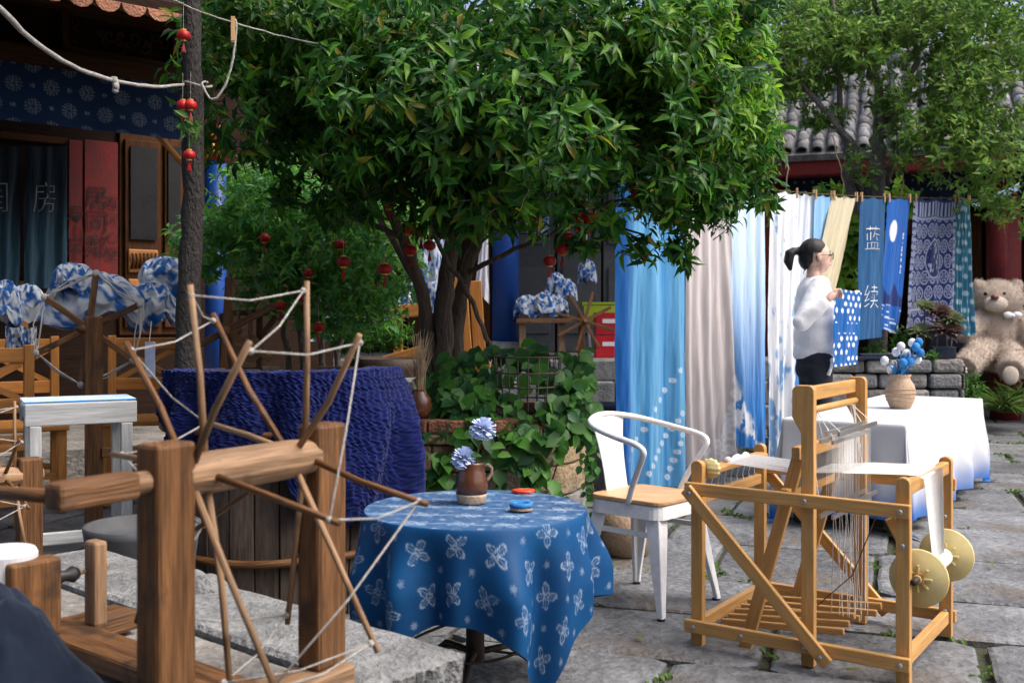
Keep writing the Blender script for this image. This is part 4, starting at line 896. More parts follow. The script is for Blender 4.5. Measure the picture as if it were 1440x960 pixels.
# ================================================================ WOODEN TUB, DARK TREE, SHAGGY BLUE TEXTILE
BC = V((-1.0, 4.6, 0)); BR = .47; BH = .95
tub = thing('wooden_tub', 'tall weathered wooden tub of vertical staves with a hoop', 'tub', BC)
ns = 30
for k in range(ns):
    a = k * 2 * PI / ns; da = PI / ns * .96; r1 = BR + random.uniform(-.006, .006); h = BH + random.uniform(-.02, .015)
    b = MB(); pr = []
    for zz, f in ((0, .96), (.3, 1.0), (.7, 1.0), (h, .97)): pr.append([BC + V((r * f * math.cos(q), r * f * math.sin(q), zz)) for q, r in ((a - da, r1), (a + da, r1), (a + da, r1 - .04), (a - da, r1 - .04))])
    vs = [v for r in pr for v in r]; fs = [(i * 4 + j, i * 4 + (j + 1) % 4, (i + 1) * 4 + (j + 1) % 4, (i + 1) * 4 + j) for i in range(3) for j in range(4)] + [(3, 2, 1, 0), (12, 13, 14, 15)]
    uv = [[(vs[i].z + k * 1.7, (i % 4) * .04 + k * .37) for i in f] for f in fs]; b.add(vs, fs, uv); b.build('stave', MT['barrelwood'], tub, bev=.004, clean=True)
for zz in (.24, .74):
    b = MB(); b.tube([BC + V(((BR + .012) * math.cos(t), (BR + .012) * math.sin(t), zz + .004 * math.sin(5 * t))) for t in np.linspace(0, 2 * PI, 41)], .016, 7); b.build('hoop', MT['oldwood'], tub, smooth=True)
b = MB(); b.lathe([(BR - .05, .0), (BR - .05, .86), (.01, .88)], BC, 30); b.build('soil', MT['soil'], tub)
dt = thing('dark_tree', 'slim dark straight tree trunk rising from the wooden tub', 'tree', (P(262, 540, 4.62).x, 4.62, .86)); b = MB()
limb(b, [P(262, 560, 4.62), P(264, 450, 4.62), P(270, 300, 4.62), P(272, 150, 4.62), P(268, 0, 4.62), P(262, -160, 4.62)], .056, .036, 12, .003); b.build('trunk', MT['darkbark'], dt, smooth=True)
spc = clusters([(np.array(P(265, 165, 4.5)), np.array((.07, .07, .09))), (np.array(P(300, 70, 4.75)), np.array((.14, .1, .16))), (np.array(P(330, 10, 4.8)), np.array((.25, .2, .2)))], 60, 7, .07, .8, .4, .4); make_leaves(spc, dt, MT['leaf'], 60, 'long', .25, .4, [(.05, .14, .03), (.08, .18, .03)])
E = [(np.array(c), np.array(r)) for c, r in (((-2.3, 3.0, 3.7), (1.5, 1.6, .6)), ((-2.6, 1.8, 3.8), (1.2, 1.0, .6)), ((-3.2, 5.2, 3.9), (1.3, 1.1, .6)), ((-1.3, 1.4, 3.6), (1.3, 1.0, .6)))]  # unseen crown over the dark trunk, added to shade the left foreground
b = MB(); T_ = P(262, -160, 4.62)
for c, r in E: limb(b, [T_, (T_ + V(c.tolist())) / 2 + V((0, 0, .15)), V(c.tolist())], .035, .012, 8)
b.build('limb', MT['darkbark'], dt, smooth=True); make_leaves(clusters(E, 1500, 8, .12, .9, .5, .3), dt, MT['leaf'], 0, 'long', .3, .38, [(.03, .11, .02), (.05, .15, .03)], None, 'crown')
def shagf(U, W):
    th = math.radians(219) + U * math.radians(134); ang = th; dist = W * .86 - .16
    r = BR + .035 + np.where(dist < 0, dist, 0) * .7 + .03 * fbm(U * 14, W * 3, 3, 3) + .042 * np.sin(U * 30 + 5 * vn(U * 5, W * 2, 7) + 2 * W) * sm(W, .15, .7) + .006 * np.sin(U * 260 + 2 * np.sin(W * 120)) * np.sin(W * 150) + .007 * vn(U * 110, W * 80, 5)
    bul = np.exp(-((U - .93) / .1) ** 2) * .09 * sm(W, .1, .5); r = r + bul
    ln = .50 + .42 * sm(U, .3, .75) + .05 * np.sin(U * 23) + .04 * np.sin(U * 51)
    z = BH + .035 - np.maximum(dist, 0) * ln * 1.0 + .012 * vn(U * 40, W * 30, 8) - .01
    return np.stack([BC.x + r * np.cos(ang), BC.y + r * np.sin(ang), z], -1)
cloth('shaggy_throw', shagf, 300, 190, lambda U, W: mixc((.0008, .005, .05), (.002, .012, .13), .5 * vn(U * 110, W * 75, 4) + .5 * fbm(U * 6, W * 4, 9)), 'cloth', None, 'deep ultramarine shaggy textile draped over the wooden tub', 'textile', loc=BC)
# ================================================================ STONE BENCH
e1 = V((-.755, .655, 0)); e2 = V((-.655, -.755, 0)); SO = V((-.10, 2.48, 0)); SZ = .42
sb = thing('stone_bench', 'rough grey stone slab bench carrying the spinning wheel', 'bench', (-.8, 2.6, 0))
def rough_slab(o, a, c, L, Wd, th, ztop, m, name, seed, nu=46, nv=22):
    b = MB(); top = []
    for i in range(nu + 1):
        row = []
        for j in range(nv + 1):
            u = i / nu; v = j / nv; ed = min(u * L, (1 - u) * L, v * Wd, (1 - v) * Wd)
            p = o + a * (u * L) + c * (v * Wd); q = float(fbm(u * L * 9, v * Wd * 9, seed)); chip = max(0, 1 - ed / .02)
            jit = (float(vn(u * 40, v * 40, seed)) - .5) * .02 * chip; row.append((p.x + jit, p.y - jit, ztop + (q - .5) * .01 - chip * chip * .012 * (.4 + q)))
        top.append(row)
    A = np.array(top); b.grid(A)
    edge = [(i, 0) for i in range(nu + 1)] + [(nu, j) for j in range(1, nv + 1)] + [(i, nv) for i in range(nu - 1, -1, -1)] + [(0, j) for j in range(nv - 1, 0, -1)]
    up_ = [V(A[i, j]) for i, j in edge]; mid = V(A.reshape(-1, 3).mean(0)); n = len(up_)
    r1 = [p + (mid - p) * random.uniform(0, .012) - V((0, 0, th * .5)) for p in up_]; r2 = [p + (mid - p) * random.uniform(0.0, .02) - V((0, 0, th)) for p in up_]
    vs = up_ + r1 + r2; fs = [(k, (k + 1) % n, n + (k + 1) % n, n + k) for k in range(n)] + [(n + k, n + (k + 1) % n, 2 * n + (k + 1) % n, 2 * n + k) for k in range(n)]; b.add(vs, fs)
    return b.build(name, MT[m], sb, clean=True)
rough_slab(SO, e1, e2, 1.75, .30, .075, SZ, 'granite', 'granite_slab', 3); rough_slab(SO + e2 * .31 + e1 * .02, e1, e2, 1.75, .75, .1, SZ - .012, 'rubble', 'rough_slab', 8)
for (u, v) in ((.3, .35), (1.4, .35), (.3, .85), (1.4, .85)): b = MB(); q = SO + e1 * u + e2 * v; b.box(q + V((0, 0, .16)), (.3, .3, .32), (e1, e2, UPV)); b.build('support_block', MT['rubble'], sb, bev=.02)
def rock(px, py, d, r, name, lab, seed, zb=None):
    c = P(px, py, d); b = MB(); b.ball((0, 0, 0), r, 18, 12); vs = []
    for v in b.v: q = V(v); k = 1 + .55 * (float(fbm(q.x * 11 + 9, q.y * 11 + q.z * 9 + 4, seed)) - .5); vs.append(q * k + c)
    b.v = vs; o = b.build(name, MT['granite'], None, clean=True); tag(o, lab, 'rock')
rock(292, 845, 3.05, (.075, .08, .07), 'rock', 'broken grey rock lying behind the spinning wheel posts', 2); rock(262, 825, 3.15, (.06, .06, .05), 'rock', 'smaller pale broken rock leaning on the grey rock by the tub', 5)
b = MB(); c = P(8, 800, 2.42); c.z = SZ; b.lathe([(.062, 0), (.068, .02), (.068, .24), (.062, .252), (.01, .254)], c, 32); o = b.build('drum', MT['ceramic'], None, smooth=False, bev=.004); tag(o, 'white ceramic drum standing on the stone bench behind the navy cloth', 'drum')
c = P(30, 930, 1.98)
def bagf(U, W):                                       # slumped cloth: a ridge falling to both sides with running folds
    x = (U - .5) * .5; y = (W - .5) * .42; k = 1 - sm(np.hypot(x / .25, y / .21), .15, 1.0); rid = np.exp(-((x + .06 + .25 * y) / .1) ** 2)
    z = SZ + .012 + .17 * k + .09 * k * rid + k * (.020 * np.abs(np.sin(x * 26 + y * 14 + 5 * vn(x * 9, y * 9, 3))) + .05 * (fbm(x * 16, y * 16, 6) - .5)); return np.stack([c.x + x * (1 - .25 * k), c.y + y * (1 - .3 * k), z], -1)
cloth('cloth_bag', bagf, 110, 110, lambda U, W: mixc((.009, .016, .034), (.02, .032, .06), fbm(U * 20, W * 20, 4)), 'cloth', None, 'crumpled navy cloth heaped on the stone bench', 'cloth', loc=(c.x, c.y, SZ))
# ================================================================ SPINNING WHEELS
def spinning_wheel(mid, ax, hd, z0, lab, sc=1.0, hlen=.68, name='spinning_wheel', m1='oldwood', m2='palewood', crank=True, rims=None, rlen=.36):
    ax = V(ax).normalized(); hd = V(hd).normalized(); mid = V(mid); w = thing(name, lab, 'spinning wheel', (mid.x, mid.y, z0))
    def Q(a, h, z): return mid + ax * (a * sc) + hd * (h * sc) + V((0, 0, z0 - mid.z + z * sc))
    def bm(nm, a, c, wd, hh, m, up=(0, 0, 1), bev=.008): b = MB(); b.beam(a, c, wd * sc, hh * sc, up); return b.build(nm, MT[m], w, bev=bev)
    bm('base_plank', Q(-.25, 0, .025), Q(.25, 0, .025), .1, .05, m2); bm('base_plank', Q(0, .03, .03), Q(0, hlen + .1, .03), .11, .045, m1); bm('base_plank', Q(-.2, hlen + .05, .025), Q(.2, hlen + .05, .025), .1, .05, m1)
    for a in (-.2, .2): bm('post', Q(a, 0, .05), Q(a, 0, .555), .062, .085, m1, up=ax)
    bm('head_board', Q(-.09, hlen, .05), Q(-.09, hlen, .23), .12, .055, m1, up=hd); bm('head_post', Q(.06, hlen - .03, .05), Q(.06, hlen - .03, .25), .035, .05, m2, up=hd)
    b = MB(); b.tube([Q(-.24, hlen, .17), Q(.1, hlen - .02, .18)], .005 * sc, 8); s_ = b.build('spindle', MT['palewood'], w, smooth=True)
    b = MB(); b.lathe([(.012, -.03), (.018, -.02), (.012, 0), (.02, .02), (.012, .035)], Q(-.01, hlen - .01, .177), 12, (hd, UPV, ax)); b.build('whorl', MT['black'], s_, smooth=True)
    b = MB(); b.tube([Q(-.17, 0, .49), Q(-.1, 0, .49), Q(.1, 0, .49), Q(.17, 0, .49)], [.035 * sc, .04 * sc, .04 * sc, .035 * sc], 10); b.build('axle_drum', MT[m2], w, smooth=False, bev=.004)
    b = MB(); b.tube([Q(-.36, 0, .49), Q(.25, 0, .49)], .02 * sc, 10); b.build('axle', MT[m2], w, smooth=True)
    if crank:
        bm('crank_arm', Q(-.27, 0, .49), Q(-.42, .01, .487), .05, .045, m1); b = MB(); b.tube([Q(-.40, .01, .485), Q(-.41, .12, .48), Q(-.43, .3, .47)], .012 * sc, 9); b.build('crank_handle', MT[m1], w, smooth=True)
    tips = []
    for a0, angs in rims:
        tp = []
        for k, (an, L) in enumerate(angs):
            t = math.radians(an); a_ = a0 + (.02 if k % 2 else -.02); base = Q(a_, 0, .49); d = (-hd * math.cos(t) + UPV * math.sin(t)); tip = base + d * (L * sc) + ax * (random.uniform(-.015, .015)); tp.append((base + d * (L * sc - .02), an))
            bend = V([random.gauss(0, .005) for _ in range(3)]); b = MB(); b.tube([base + d * .02, (base + tip) / 2 + bend, tip], [.0072 * sc, .0066 * sc, .006 * sc], 7); b.build('spoke', MT['palewood' if k % 3 else 'oldwood'], w, smooth=True)
        tips.append(tp)
    b = MB(); n_ = min(len(tips[0]), len(tips[1]))
    for k in range(n_):
        for (p, q) in ((tips[0][k][0], tips[1][k][0]), (tips[1][k][0], tips[0][(k + 1) % n_][0])):
            m_ = (p + q) / 2 - V((0, 0, .015)); b.tube([p, m_, q], .0021 * sc, 5)
        for tp in (tips[0][k][0], tips[1][k][0]): b.ball(tp, (.007 * sc,) * 3, 7, 5)
    b.build('drive_cord', MT['rope'], w, smooth=True); return w
r1 = (-.13, ((130, .31), (98, .35), (52, .31), (-8, .36), (-56, .43), (-82, .4), (-118, .33), (178, .3)))
r2 = (.13, ((133, .40), (91, .36), (50, .33), (-10, .345), (-55, .42), (-100, .36), (-150, .36), (172, .36)))
spinning_wheel((-.505, 2.06, .42), (.54, .84, 0), (-.78, .62, 0), .42, 'wooden spinning wheel with thick posts and corded spokes on the stone bench', rims=(r1, r2))
reg = lambda n, L, o: tuple((o + k * 360 / n, L) for k in range(n))
st = thing('low_stool', 'low dark wooden stand under the spinning wheel cut by the picture edge', 'stand', (-1.75, 3.55, 0)); b = MB(); b.box((-1.95, 3.75, .17), (.7, .7, .05)); b.build('top', MT['darkwood'], st, bev=.01)
for sx in (-1, 1):
    for sy in (-1, 1): b = MB(); b.box((-1.95 + sx * .28, 3.75 + sy * .28, .072), (.06, .06, .145)); b.build('leg', MT['darkwood'], st)
spinning_wheel((-1.80, 3.55, .2), (.75, .66, 0), (-.66, .75, 0), .2, 'spinning wheel with thin corded sticks on a low stand, partly out of the picture', .92, .5, rims=((-.13, reg(7, .28, 10)), (.13, reg(7, .28, 35))), crank=False)
# ================================================================ LONG WHITE TABLE
LTH = .60; p1 = G(1103, 584, LTH); p2 = G(1273, 598, LTH); p3 = G(1381, 561, LTH)
ta = (p2 - p1); tbv = (p3 - p2); ta.z = tbv.z = 0; tx_ = V((.832, -.555, 0)); ty_ = V((.555, .832, 0)); TA = .34; TBL = tbv.dot(ty_) / 2; LC = p2 - tx_ * TA + ty_ * TBL; LC.z = 0
lt = thing('long_table', 'long table hidden under the white cloth with blue-dyed hem', 'table', LC)
b = MB(); b.box(LC + V((0, 0, LTH - .025)), (TA * 2 - .01, TBL * 2 - .01, .04), (tx_, ty_, UPV)); b.build('table_top', MT['oldwood'], lt)
for sx in (-1, 1):
    for sy in (-1, 1): b = MB(); b.box(LC + tx_ * (sx * (TA - .08)) + ty_ * (sy * (TBL - .1)) + V((0, 0, .28)), (.09, .09, .56), (tx_, ty_, UPV)); b.build('leg', MT['oldwood'], lt, bev=.01)
OV = .53
def ldrape(U, W):
    a = (U * 2 - 1) * (TA + OV); c = (W * 2 - 1) * (TBL + OV); ca = np.clip(a, -TA, TA); cb = np.clip(c, -TBL, TBL); dx = a - ca; dy = c - cb; s = np.hypot(dx, dy) + 1e-9
    ux = dx / s; uy = dy / s; s = s - 1e-9; per = ca * 1.0 + cb * 1.0 + np.arctan2(uy, ux) * .25
    f = sm(s, .02, .45); out = .012 * (1 - np.exp(-s / .02)) + f * (.03 * np.sin(per * 11 + 1) + .02 * np.sin(per * 23) + .035) 
    z = LTH + .004 - np.maximum(s - .01, 0); fl = np.maximum(.012 - z, 0); out = out + fl * .8; z = np.maximum(z, .008 + .012 * np.abs(np.sin(per * 30)) * (fl > 0))
    x = ca + ux * out; y = cb + uy * out
    return np.stack([LC.x + tx_.x * x + ty_.x * y, LC.y + tx_.y * x + ty_.y * y, z], -1)
def ld_col(U, W):
    a = np.abs(U * 2 - 1) * (TA + OV) - TA; c = np.abs(W * 2 - 1) * (TBL + OV) - TBL; s = np.hypot(np.maximum(a, 0), np.maximum(c, 0))
    t = sm(s + .16 * (fbm(U * 9, W * 14, 3) - .5), .30, .56); return mixc((.57, .58, .60), S(6, 92, 170), t)
cloth('tablecloth', ldrape, 150, 240, ld_col, 'tcloth', None, 'white tablecloth with blue dip-dyed hem over the long table', 'tablecloth', loc=LC)
# vase and felt flowers
vc = G(1266, 575, LTH); vc.z = LTH + .006
vs_ = thing('clay_vase', 'round ribbed clay vase full of felt flowers on the white table', 'vase', vc)
b = MB(); prof = [(.06, 0), (.065, .005), (.088, .06), (.094, .10), (.085, .15), (.062, .185), (.06, .2), (.068, .215), (.06, .215), (.052, .195), (.01, .15)]; b.lathe(prof, vc, 30); b.build('body', MT['clay'], vs_, smooth=True)
for zz in (.05, .075, .1, .125):
    r = np.interp(zz, [p[1] for p in prof[:7]], [p[0] for p in prof[:7]]); b = MB(); b.tube([vc + V((r * math.cos(t), r * math.sin(t), zz)) for t in np.linspace(0, 2 * PI, 31)], .004, 5); b.build('rib', MT['clay'], vs_, smooth=True)
for k, (px, py, c) in enumerate(((1244, 507, 0), (1260, 495, 0), (1267, 487, 0), (1275, 497, 0), (1283, 482, 0), (1288, 488, 1), (1292, 481, 1), (1290, 505, 0), (1253, 520, 0), (1294, 496, 1), (1280, 508, 1), (1270, 510, 1))):
    c3 = P(px, py, vc.y + random.uniform(-.05, .05)); m = 'feltblue' if c else 'felt'
    fl = thing('felt_flower', 'blue felt ball flower in the clay vase' if c else 'white felt ball flower in the clay vase', 'flower', c3, 'blue felt flowers' if c else 'white felt flowers')
    b = MB(); b.ball(c3, (.027, .027, .03), 12, 8); b.build('bloom', MT[m], fl, smooth=True); b = MB(); b.tube([c3, (c3 + vc) / 2 + V((0, 0, .1)), vc + V((random.uniform(-.03, .03), random.uniform(-.03, .03), .16))], .004, 5); b.build('stem', MT['feltblue'], fl, smooth=True)
    if k % 2 == 0:
        q = (c3 + vc) / 2 + V((random.uniform(-.02, .02), 0, .1)); b = MB(); b.prism([q + V((-.012, -.01, -.05)), q + V((.014, -.01, -.01)), q + V((.004, -.01, .05)), q + V((-.016, -.01, .0))], (0, .006, 0)); b.build('leaf', MT['feltblue'], fl)
# ================================================================ CLOTHES LINE AND DYED CLOTHS
LA = V((.686, 6.86, 2.12)); LB = V((3.96, 9.5, 2.24)); LD = LB - LA
def line_at(px):
    k = (px - CXP) / FPX; t = (k * LA.y - LA.x) / (LD.x - k * LD.y); p = LA + LD * t; p.z = LA.z + LD.z * t - .05 * math.sin(PI * min(1, max(0, t))); return p
pts = [LA - LD * .30] + [line_at(x) for x in range(860, 1380, 30)] + [LA + LD * 1.45]; pts[0].z = 2.2
b = MB(); b.tube(pts, .005, 6); o = b.build('clothes_line', MT['darkwood'], None, smooth=True); tag(o, 'dark cord strung from the big tree carrying the dyed cloths', 'line')
def hcloth(px0, px1, bx0, by0, bx1, by1, colf, lab, folds=4, amp=.03, seed=1, nu=90, nv=150, dd=0.0, name='dyed_cloth', fr=False, ddb=0.0):
    a = line_at(px0) - V((0, dd, 0)); c = line_at(px1) - V((0, dd, 0)); B0 = P(bx0, by0, a.y - .02 - ddb); B1 = P(bx1, by1, c.y - .02 - ddb)
    fn = hang(a, c, B0, B1, folds, amp, seed, .02); o = cloth(name, fn, nu, nv, colf, 'cloth', None, lab, 'cloth')
    for u in (.04, .96): peg(fn(np.array(u), np.array(0.0)))
    if fr:
        m = MB()
        for k in range(60): q = V(fn(np.array(k / 59), np.array(1.0)).tolist()); m.tube([q, q - V((random.gauss(0, .004), 0, .045))], .0018, 3, False)
        m.build('fringe', MT['cloth'] if False else MT['feltblue'], o)
    return o, fn
PEG0 = []
def peg(p, m='seatwood'):
    p = V(np.asarray(p).tolist())
    if not PEG0:
        t = thing('clothes_peg', 'small wooden clothes peg clipped on the dark cord', 'peg', p, 'pegs on the clothes line'); b = MB(); b.box(p + V((0, -.012, .0)), (.012, .009, .075)); b.build('jaw', MT[m], t); b = MB(); b.box(p + V((0, .008, .0)), (.012, .009, .075)); b.build('jaw', MT[m], t); b = MB(); b.tube([p + V((-.009, 0, .008)), p + V((.009, 0, .008))], .004, 6); b.build('spring', MT['steel'], t); PEG0.append(t)
    else: dup(PEG0[0], p, random.uniform(-.4, .4))
def streak(c0, c1, seed, vgrad=0, dots=None):
    def f(U, W):
        t = np.clip(.5 + (fbm(U * 16, W * .6, seed) - .5) * 1.3 + (fbm(U * 60, W * 1.2, seed + 3) - .5) * .5 + vgrad * (W - .5), 0, 1); C = mixc(c0, c1, t)
        if dots is not None:
            d = np.zeros(U.shape)
            for (u, w, r) in dots:
                ru = np.hypot((U - u) / r, (W - w) / (r * .26)); d = np.maximum(d, 1 - sm(np.abs(ru - 1), .25, .6)); d = np.maximum(d, .5 * (1 - sm(ru, .3, .6)))
            C = mixc(C, (.74, .78, .82), d * .72)
        return C
    return f
dots = [(x, 1 - y, .023) for (x, y) in [(.06 + .085 * k, .05 + .033 * k) for k in range(11)] + [(.45 + .06 * k, .04 + .025 * k) for k in range(9)] + [(.75 + .035 * k, .03 + .028 * k) for k in range(6)]]
cA = streak(S(112, 176, 214), S(44, 124, 184), 2, .1, dots)
def blueA(U, W): C = cA(U, W); return mixc(C, S(16, 88, 160), (1 - sm(U, .10, .32)))
hcloth(868, 960, 866, 682, 964, 684, blueA, 'wide sky blue cloth with a diagonal row of white rings and blue fringe', 3, .035, 2, 110, 220, fr=True)
bd = [(.9 - .06 * k, .80 + .035 * k, .05) for k in range(6)] + [(.95 - .03 * k, .70 + .05 * k, .05) for k in range(6)] + [(.35, .95, .05), (.6, .93, .05), (.75, .88, .05)]
hcloth(964, 1026, 968, 655, 1040, 650, streak((.62, .57, .56), (.50, .455, .45), 6, 0, bd), 'greyish pink cloth with small white rings near the hem', 5, .03, 4, 90, 200, fr=True)
def lightblue(U, W): 
    C = mixc(S(200, 224, 242), S(50, 125, 200), sm(W + .2 * (fbm(U * 10, W * 2, 4) - .5), .15, .9)); tri = sm(W - (.70 + .35 * U) + .12 * (fbm(U * 7, W * 20, 7) - .5), 0, .05) * (1 - sm(W - U * .1, .9, .93)) ; return mixc(C, (.78, .82, .86), tri * (fbm(U * 9, W * 26, 9) > .38))
hcloth(1024, 1076, 1036, 628, 1078, 630, lightblue, 'pale blue cloth fading to deep blue with a white dyed corner', 3, .03, 8, 80, 180)
def whitemark(U, W): 
    n = fbm(U * 10, W * 22, 12); k = sm(W, .3, .8); t = sm(n + .16 * k, .68, .80); return mixc((.80, .83, .86), S(70, 145, 205), t * .8)
hcloth(1084, 1122, 1082, 660, 1118, 640, whitemark, 'white cloth speckled with blue dye behind the woman', 3, .03, 3, 70, 170)
hcloth(1121, 1147, 1100, 640, 1132, 640, lambda U, W: mixc((.74, .80, .88), S(70, 150, 210), sm(W, .3, .8)), 'white to sky blue cloth hanging behind the woman', 2, .03, 9, 60, 120, dd=-.03)
hcloth(1146, 1170, 1134, 620, 1160, 620, lambda U, W: mixc(S(150, 196, 232), S(120, 176, 222), fbm(U * 6, W * 2, 5)), 'plain light blue cloth hanging beside the cream cloth', 2, .02, 7, 50, 100)
hcloth(1171, 1207, 1126, 470, 1152, 478, lambda U, W: mixc((.66, .60, .42), (.56, .50, .34), fbm(U * 12, W * 2, 6)), 'cream yellow cloth gathered diagonally down behind the woman', 4, .035, 5, 60, 100, ddb=.35)
bo, bf = hcloth(1210, 1245, 1206, 478, 1240, 474, lambda U, W: mixc(S(24, 92, 142), S(14, 70, 118), fbm(U * 6, W * 8, 2)), 'indigo banner bearing the white characters 蓝续', 1, .012, 3, 60, 140, name='banner')
letter_on(bf, '蓝', .5, .28, .66, .19, 'white', bo, off=.02, offset=-.022); letter_on(bf, '续', .5, .70, .66, .19, 'white', bo, off=.02, offset=-.022)
def moonc(U, W):
    C = mixc(S(16, 100, 186), S(12, 84, 170), fbm(U * 4, W * 4, 3)); C = mixc(C, (.8, .84, .86), 1 - sm(np.hypot((U - .33) / .17, (W - .24) / .085), .9, 1.05))
    C = mixc(C, S(14, 44, 110), sm(W - .62 - .1 * np.abs(np.sin(U * 5)), 0, .02) * (W < .8)); C = mixc(C, (.6, .7, .8), (W > .80) * (vn(U * 3, W * 70, 4) > .62)); C = mixc(C, (.6, .72, .82), (np.abs(U - .82) < .03) * (W > .25) * (W < .55) * (vn(U * 2, W * 120, 3) > .5)); return C
hcloth(1249, 1281, 1236, 462, 1262, 470, moonc, 'bright blue banner with a white moon over dark hills and waves', 1, .015, 5, 80, 180, name='banner')
def batik(U, W):
    x = U * .95; y = W * 1.1; C = mixc(S(12, 26, 78), S(22, 46, 110), fbm(x * 8, y * 8, 2)); d = np.zeros(U.shape); g = .135
    j = np.round(y / g); xs = x + (j % 2) * g / 2; i = np.round(xs / g); dx = xs - i * g; dy = y - j * g; r = np.hypot(dx, dy); a = np.arctan2(dy, dx)
    d = np.maximum(d, 1 - sm(np.abs(r - .055), .004, .008)); d = np.maximum(d, 1 - sm(np.abs(r - .028 * (1 + .3 * np.cos(6 * a))), .004, .008)); d = np.maximum(d, .7 * (1 - sm(r, .006, .01)))
    R = np.hypot(x - .5, y - .52); d = np.where(R < .17, 0, d); d = np.maximum(d, 1 - sm(np.abs(R - .165), .004, .009)); d = np.maximum(d, (R < .14) * sm(fbm(x * 26, y * 26, 5), .52, .58))
    bd_ = (W < .13); d = np.where(bd_, ((U * 13) % 1 > .45) * (W > .02), d); d = np.maximum(d, (np.abs(W - .15) < .008) * 1.0); d = np.maximum(d, ((U < .06) | (U > .94)) * ((W * 18) % 1 > .45)); d = np.maximum(d, (np.abs(W - .86) < .008) * 1.0)
    return mixc(C, S(196, 204, 222), np.clip(d, 0, 1) * .5)
hcloth(1286, 1345, 1272, 462, 1338, 455, batik, 'dark navy batik cloth with rosettes and a round centre medallion', 2, .03, 6, 190, 220, name='batik_cloth')
def dotteal(U, W):
    j = np.round(W * 16); dx = ((U * 5 + (j % 2) * .5) % 1) - .5; dy = W * 16 - j; return mixc(S(56, 116, 140), S(190, 210, 212), (1 - sm(np.hypot(dx / .24, dy / .36), .75, 1.0)) * .85)
hcloth(1347, 1362, 1338, 472, 1370, 472, dotteal, 'teal curtain with white oval dots gathered at the top', 4, .03, 2, 70, 150, name='dotted_curtain')
a = P(1366, 286, 10.3); c = P(1434, 256, 10.3); cloth('dyed_cloth', hang(a, c, P(1372, 292, 10.0), P(1432, 268, 9.9), 2, .03, 3), 40, 30, lambda U, W: mixc(S(40, 90, 150), S(150, 180, 205), fbm(U * 5, W * 5, 3)), 'cloth', None, 'short blue and white cloth slung up beside the red column', 'cloth')
# ================================================================ WOMAN
WX, WY = 2.05, 7.2
wo = thing('person', 'woman in white sweatshirt and black trousers with ponytail and glasses holding a dyed cloth', 'person', (WX, WY, 0))
KS = 1.02
def Wp(x, y, z): return V((WX + x, WY + y, z * KS))
def Rz(a): return Matrix.Rotation(a, 3, 'Z')
def hand(mb, wrist, dirv, up, side, curl=.6):
    d = V(dirv).normalized(); s = V(side).normalized(); n = d.cross(s).normalized(); c = V(wrist)
    mb.tube([c - d * .02, c + d * .02, c + d * .055], [.022, .027, .024], 10)
    for k, (o_, L) in enumerate(((-.026, .062), (-.009, .07), (.009, .067), (.025, .052))):
        b0 = c + d * .055 + s * o_; b1 = b0 + (d * math.cos(curl) + n * math.sin(curl)) * L * .5; b2 = b1 + (d * math.cos(curl * 2.4) + n * math.sin(curl * 2.4)) * L * .5; mb.tube([b0 - d * .02, b0, b1, b2], [.0095, .0095, .0085, .007], 8)
    t0 = c + d * .01 - s * .024; mb.tube([t0, t0 - s * .018 + d * .025 + n * .01, t0 - s * .016 + d * .05 + n * .02], [.011, .010, .008], 8)
body = MB()
hc = (.012, 0, 1.555)
body.ball(Wp(.0, 0, 1.575), (.092, .073, .098), 20, 14); body.ball(Wp(.035, 0, 1.525), (.058, .055, .075), 16, 12); body.ball(Wp(.045, 0, 1.487), (.036, .034, .026), 12, 9)
body.ball(Wp(.098, 0, 1.545), (.016, .012, .014), 10, 8); body.tube([Wp(.088, 0, 1.585), Wp(.094, 0, 1.565), Wp(.104, 0, 1.543)], [.007, .009, .011], 8)
body.ball(Wp(.086, 0, 1.508), (.012, .022, .010), 10, 6); body.ball(Wp(.0, -.074, 1.553), (.018, .010, .03), 10, 8); body.ball(Wp(.0, .074, 1.553), (.018, .010, .03), 10, 8)
body.tube([Wp(-.012, 0, 1.50), Wp(-.018, 0, 1.43), Wp(-.02, 0, 1.37)], [.046, .047, .06], 14)
for (zz, rx, ry) in ((1.27, .08, .13), (1.15, .075, .12), (1.02, .08, .12), (.93, .08, .12)): body.ball(Wp(-.01, 0, zz), (rx, ry, .14), 16, 10)
RA = [Wp(-.01, -.165, 1.345), Wp(-.16, -.235, 1.13), Wp(.0, -.285, 1.275)]; LAm = [Wp(0, .165, 1.345), Wp(.12, .20, 1.12), Wp(.24, .0, 1.25)]
body.tube([RA[0], RA[1], RA[2]], [.045, .038, .026], 10); body.tube(LAm, [.045, .038, .026], 10)
hand(body, RA[2] + V((.01, .0, .012)), (.6, .25, .55), (0, 0, 1), (.2, -.5, .6), .9); hand(body, LAm[2] + V((.01, -.01, .012)), (.45, -.5, .55), (0, 0, 1), (.3, .5, .6), .9)
for s in (-1, 1): body.tube([Wp(0, s * .085, .88), Wp(.01, s * .085, .48), Wp(-.01, s * .085, .09)], [.075, .05, .035], 12); body.ball(Wp(.05, s * .085, .04), (.11, .04, .035), 12, 8)
blob(body, .0065, 'body', MT['skin'], wo, 3, .4)
swt = MB()
for (zz, rx, ry, x) in ((1.29, .118, .178, -.012), (1.22, .13, .185, -.01), (1.12, .135, .185, -.005), (1.04, .14, .19, -.005)): swt.ball(Wp(x, 0, zz), (rx, ry, .15), 20, 12)
swt.tube([Wp(-.005, 0, .885), Wp(-.005, 0, .92), Wp(-.005, 0, .97)], [.138, .148, .14], 20); swt.tube([Wp(-.018, 0, 1.40), Wp(-.018, 0, 1.425)], [.068, .058], 16)
